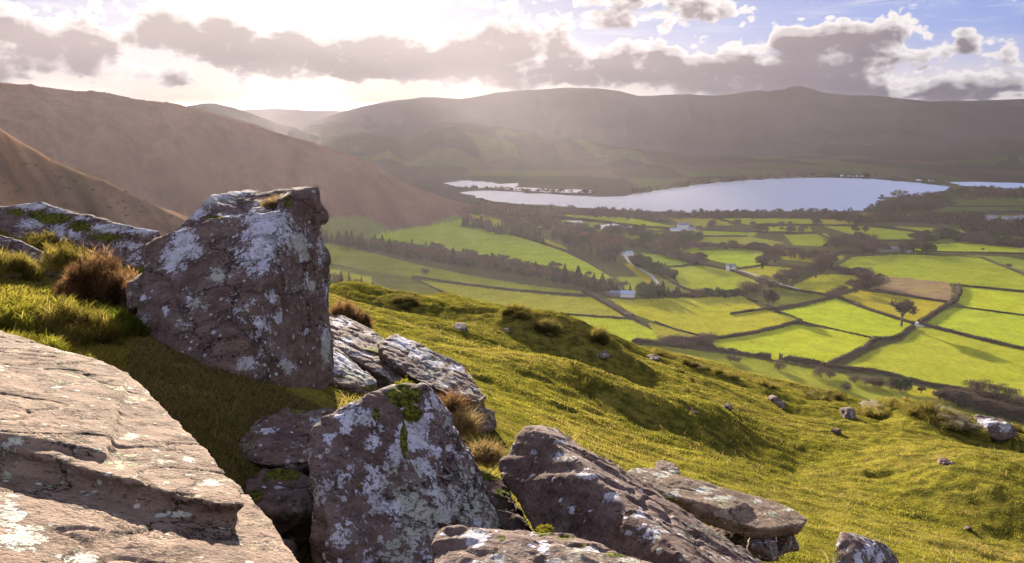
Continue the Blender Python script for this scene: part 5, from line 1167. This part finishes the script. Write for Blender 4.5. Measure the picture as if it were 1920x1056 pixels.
house(1281, 431, 17, 9, 8, .2, 'tall far white house with a grey roof and trees close behind'); house(1297, 432, 12, 6, 3.5, .1, 'low white cottage right of the tall far house'); house(1312, 433, 6, 5, 4.5, .1, 'small white cottage standing apart with a dark post below')
barn(1267, 433, 18, 7, 3, .1, 'pale low shed left of the tall far white house', M_TIN, M_WHITE)
barn(1176, 479, 14, 8, 3.5, .3, 'pale roofed shed beside the lane by the larches', M_TIN, M_WHITE); barn(1125, 453, 12, 7, 3, .2, 'small grey roofed shed among the dusky trees', M_TIN)
r_ = random.Random(8)
for i in range(20): house(1845 + i * 4.2 + r_.uniform(-3, 3), 415 + r_.uniform(-4, 8), r_.uniform(9, 14), 7, r_.uniform(4, 6), r_.uniform(-.8, .8), 'tiny white house in the village near the right edge', group='village houses', win=False, chim=False, name='village_house')
for i in range(7): house(1878 + i * 8 + r_.uniform(-3, 3), 362 + r_.uniform(-2, 2), r_.uniform(9, 14), 7, 5, r_.uniform(-.8, .8), 'tiny pale house on the shore beyond the right end of the lake', group='shore houses', win=False, chim=False, name='village_house')
# white van in the gateway, on a pale patch of track
def van(px, py, label):
    q = ground_hits([(px, py)])[0]; root = empty('parked_van', (q[0], q[1], q[2] + .1), .9); tag(root, label, 'van')
    bm = bmesh.new(); prof = [(-2.6, .45), (-2.6, 2.3), (1.2, 2.3), (1.9, 1.4), (2.6, 1.2), (2.65, .45)]
    a = [bm.verts.new((x, -.95, z)) for x, z in prof]; b = [bm.verts.new((x, .95, z)) for x, z in prof]; bm.faces.new(a); bm.faces.new(b[::-1])
    for i in range(len(prof)): j = (i + 1) % len(prof); bm.faces.new((a[j], a[i], b[i], b[j]))
    bmesh.ops.bevel(bm, geom=bm.edges[:], offset=.12, segments=2, affect='EDGES'); me = bpy.data.meshes.new('body'); bm.to_mesh(me); bm.free(); me.materials.append(M_WHITE); o = bpy.data.objects.new('body', me); col_main.objects.link(o); o.parent = root
    c, d = [], []; box(c, d, 1.25, 1.85, -.97, .97, 1.45, 2.05); mesh_np('window', c, faces=d, mat=M_GLASS, parent=root, smooth=False)
    for x in (-1.7, 1.7):
        for y in (-.95, .95):
            V, F = [], []; tube_seg(V, F, np.array([x, y - .12, .4]), np.array([x, y + .12, .4]), .4, .4, 16); n = len(V); F.append(tuple(range(16))[::-1]); F.append(tuple(range(16, 32))); mesh_np('wheel', V, faces=F, mat=M_GLASS, parent=root, smooth=False)
van(1719, 609, 'white van standing in the gateway where the hedges cross')
gp = ground_hits([(1722, 611)])[0]; bm = bmesh.new(); bmesh.ops.create_circle(bm, cap_ends=True, radius=5, segments=16); me = bpy.data.meshes.new('track_patch'); bm.to_mesh(me); bm.free(); me.materials.append(lane_m); o = bpy.data.objects.new('track', me); o.location = (gp[0], gp[1], gp[2] + .4); col_main.objects.link(o); tag(o, kind='structure')

# ------------------------------------------------------------------ heather, moss humps, tufts
def tuft_bush(name, px, py, wpx, hpx, label, cols, n=6000, blade=(.07, .004), cat='shrub', lean=.5, seed=0, sq=1.0, dd=None, curl=.6, up=.5, mat=None, lumps=18):
    """a ragged low plant: many small overlapping tufts of blades on the ground, over a low woody base"""
    q = near_hits([(px, py)])[0] if dd is None else P(px, py, dd); d = dep(q); W = wpx / FPX * d / 2; H = hpx / FPX * d; r = np.random.RandomState(seed + 500)
    ctr = np.zeros((lumps, 3)); th = r.uniform(0, 6.28, lumps); ra = np.sqrt(r.rand(lumps)) * .78
    ctr[:, 0] = np.cos(th) * ra * W; ctr[:, 1] = np.sin(th) * ra * W * sq; hl = H * (1 - .55 * ra ** 2) * r.uniform(.55, 1.1, lumps); wl = W * r.uniform(.14, .34, lumps)
    if dd is None: ctr[:, 2] = gz(q[0] + ctr[:, 0], q[1] + ctr[:, 1]) - q[2]
    n = int(n * 1.3); k = r.randint(0, lumps, n); u = unit(r.normal(size=(n, 3))); u[:, 2] = np.abs(u[:, 2]); lump = 1 + .4 * fbm(u * 2.6 + seed + k[:, None] * 3.3, 3)
    pos = ctr[k] + u * np.stack([wl[k], wl[k], hl[k]], -1) * lump[:, None] * (r.uniform(.35, 1.0, n) ** .6)[:, None]
    f = r.rand(n); c = np.where((f < .5)[:, None], np.array(cols[0]), np.where((f < .8)[:, None], np.array(cols[1]), np.array(cols[2])))
    patch = sstep(fbm(pos / max(W, H) * 3 + seed, 3), -.3, .4)[:, None]; c = c * (.5 + .65 * patch)
    o = blades(name, pos, blade[0] * r.uniform(.35, 1.35, n), np.full(n, blade[1]), lean + .25, c, seed, True, dirs=unit(u * .8 + r.normal(size=(n, 3)) * .35 + [0, 0, up]), curl=curl, mat=mat)
    o.location = tuple(q); tag(o, label, cat)
    if dd is not None: return o
    bm = bmesh.new(); bmesh.ops.create_icosphere(bm, subdivisions=3, radius=1); vv = np.array([v.co[:] for v in bm.verts]); lm = .55 * (1 + .42 * fbm(vv * 2.6 + seed, 3))
    for v, k in zip(bm.verts, lm): v.co = (v.co[0] * W * k, v.co[1] * W * sq * k, max(v.co[2], -.3) * H * .5 * k)
    me = bpy.data.meshes.new('core'); bm.to_mesh(me); bm.free(); me.materials.append(M_CORE); c_ = bpy.data.objects.new('woody_core', me); col_main.objects.link(c_); c_.parent = o
    return o
M_CORE = simple_mat('woody_core', (.06, .042, .022), (.11, .085, .03), 9)
HE = [(.16, .085, .04), (.24, .15, .06), (.09, .045, .028)]; GO = [(.24, .19, .04), (.20, .17, .025), (.13, .085, .035)]; MO = [(.17, .165, .018), (.24, .21, .03), (.11, .10, .014)]; DR = [(.26, .19, .08), (.20, .11, .05), (.34, .27, .13)]
for (px, py, w, h, l, c, n, b) in [
    (125, 520, 150, 56, 'golden brown heather mound in front of the low outcrop', GO, 12000, (.065, .004)), (190, 560, 150, 88, 'rusty heather bush between bank and tall boulder', HE, 15000, (.06, .004)), (238, 575, 80, 70, 'reddish heather close against the tall boulder', HE, 9000, (.055, .004)),
    (95, 472, 110, 26, 'pale tufted grass on top of the bank behind the dark rock', GO, 4000, (.10, .005)), (50, 620, 240, 62, 'bright mossy hump at the left edge behind the tan slab', MO, 11000, (.06, .005)), (125, 640, 190, 66, 'wiry golden hump above the tan slab', GO, 10000, (.07, .004)),
    (205, 625, 150, 40, 'dark green cushion between golden hump and tall boulder', [(.07, .09, .01), (.13, .14, .015), (.05, .05, .01)], 7000, (.06, .004)), (20, 520, 110, 50, 'shaded wiry tussock under the dark bank rock', GO, 6000, (.08, .004)),
    (60, 660, 140, 26, 'low bright grass cushion along the edge of the tan slab', MO, 6000, (.05, .004))]:
    tuft_bush('heather' if c is HE else 'tussock', px, py, w, h, l, c, n, b, 'heather' if c is HE else 'tussock', seed=px)
tuft_bush('heather', 655, 610, 80, 44, 'dark rusty heather clump right behind the tall boulder', HE, 6000, (.14, .008), 'heather', seed=3)
tuft_bush('dry_grass', 868, 812, 70, 34, 'straw coloured bracken beside the right edge of the lichened boulder', DR, 1300, (.10, .0025), 'dry grass', seed=4, lean=.8, dd=4.3)
tuft_bush('dry_grass', 908, 868, 70, 28, 'sunlit dry grass in the gap left of the wedge', DR, 2000, (.085, .0025), 'dry grass', seed=5, lean=.7, dd=4.3)
tuft_bush('dry_grass', 846, 775, 26, 36, 'rusty dead fronds behind the lichened boulder', HE, 600, (.12, .003), 'dry grass', seed=6, lean=.9, dd=4.4)
tuft_bush('dry_grass', 522, 388, 70, 18, 'dry wispy grass growing in the notch of the tall boulder', DR, 2600, (.06, .0025), 'dry grass', seed=7, lean=.8, dd=6.3)
for (px, py, w, h, l, s) in [(1430, 722, 60, 14, 'golden tussock on the hill edge above the pinkish stone', 11), (1545, 745, 70, 14, 'rusty tussock on the hill edge left of the hump', 12), (1650, 768, 90, 18, 'broad rusty tussock on the right part of the hill edge', 13), (1770, 790, 120, 30, 'large golden bush on the hill edge left of the white stone', 14), (1735, 772, 60, 16, 'reddish tussock behind the large golden bush', 15),
                           (1905, 808, 50, 22, 'golden tussock at the right edge beyond the white stone', 16), (970, 592, 46, 14, 'mossy hummock on the hill edge above the flat stones', 17), (1028, 625, 40, 16, 'green hummock below the hill edge', 18), (1125, 634, 26, 8, 'dark tussock on the skyline of the hill', 19), (760, 570, 40, 10, 'dark hummock on the upper slope', 20), (1250, 668, 46, 8, 'thin tussock on the hill edge', 21),
                           (1300, 685, 60, 10, 'straw tussock on the hill edge', 22), (1360, 702, 50, 10, 'brown tussock on the hill edge by the lower pasture', 23)]:
    tuft_bush('tussock', px, py + 2, w * 1.25, h * .75, l, [(.20, .17, .04), (.22, .20, .03), (.16, .10, .045)] if s % 2 else [(.15, .12, .04), (.14, .15, .02), (.13, .08, .035)], 3000, (.24, .016), 'tussock', seed=s, up=.8, lean=.8, sq=1.6)
tuft_bush('moss_cushion', 500, 935, 60, 34, 'green moss cushion on the lower shelf of bedrock', [(.13, .15, .01), (.22, .22, .015), (.06, .07, .01)], 7000, (.018, .003), 'moss', seed=31, dd=3.45)
tuft_bush('moss_cushion', 1022, 1000, 40, 8, 'yellow moss along the top of the low bottom boulder', MO, 2500, (.012, .002), 'moss', seed=32, dd=2.52)
tuft_bush('moss_cushion', 757, 738, 60, 26, 'moss tuft crowning the lichened boulder', MO, 6000, (.014, .0022), 'moss', seed=33, dd=3.42)
# ------------------------------------------------------------------ haze
def haze():
    m, t, out = new_mat('haze'); v = t.nodes.new('ShaderNodeVolumePrincipled')
    v.inputs['Color'].default_value = (.96, .89, .96, 1); v.inputs['Density'].default_value = HAZE_D; v.inputs['Anisotropy'].default_value = .57
    t.links.new(v.outputs[0], out.inputs['Volume'])
    bm = bmesh.new(); bmesh.ops.create_cube(bm, size=1)
    bmesh.ops.scale(bm, vec=(60000, 60000, 426), verts=bm.verts); bmesh.ops.translate(bm, vec=(0, 9000, 192), verts=bm.verts)
    me = bpy.data.meshes.new('haze'); bm.to_mesh(me); bm.free(); me.materials.append(m)
    o = bpy.data.objects.new('haze', me); col_main.objects.link(o); tag(o, 'thin sunlit haze filling the valley', kind='stuff')
HAZE_D = 1.7e-5
haze()

# unseen cloud sheet added to shade far hills and haze, gapped for light shafts
def cloud_blocker():
    gx = np.arange(-14000, 14000, 140.0); gy = np.arange(32600, 49000, 240.0); GX, GY = np.meshgrid(gx, gy, indexing='ij'); x = GX.ravel(); y = GY.ravel()
    h = 6300 / math.tan(R(SUN_EL)); sx = x - math.sin(R(SUN_AZ)) * h; sy = y - math.cos(R(SUN_AZ)) * h          # where the shadow falls
    q_ = sx / sy
    st0 = np.where(q_ < -.1, 1750., 2050.) - 500 * sstep(q_, .25, .45)
    m = sstep(sy, st0, st0 + 500) * (1 - sstep(sy, 15000, 16000))
    side = np.maximum(sstep(q_, .0, .2), .60)
    n = fbm(np.stack([x / 560, y / 2600, 0 * x], -1), 2); n2 = fbm(np.stack([x / 420, y / 600, 5 + 0 * x], -1), 3)
    k = m * (side * 1.5 - .35) + 1.0 * n * (1 - .75 * sstep(q_, .02, .2)) + .12 * n2 - .05 - (1 - m) * .5 ; k = np.where((sy < 1450), -1, k)
    t = np.sqrt(np.clip(k, 0, 1)); N = len(x); v = np.concatenate([np.stack([x, y, 6500 + 260 * t * (1 + .4 * n2)], -1), np.stack([x, y, 6497 - 90 * t], -1)])
    ny = len(gy); i = np.arange(len(gx) - 1)[:, None] * ny + np.arange(ny - 1)[None, :]; q = np.stack([i, i + ny, i + ny + 1, i + 1], -1).reshape(-1, 4)
    q = q[(k[q] > 0).all(1)]; me = mesh_np('cloud_blocker', v, quads=np.concatenate([q, q[:, ::-1] + N]), mat=simple_mat('blocker_white', (.8, .8, .8), (.9, .9, .9), .001, 1, 0, 'pos'))
    tag(me, kind='structure'); return me
cloud_blocker()
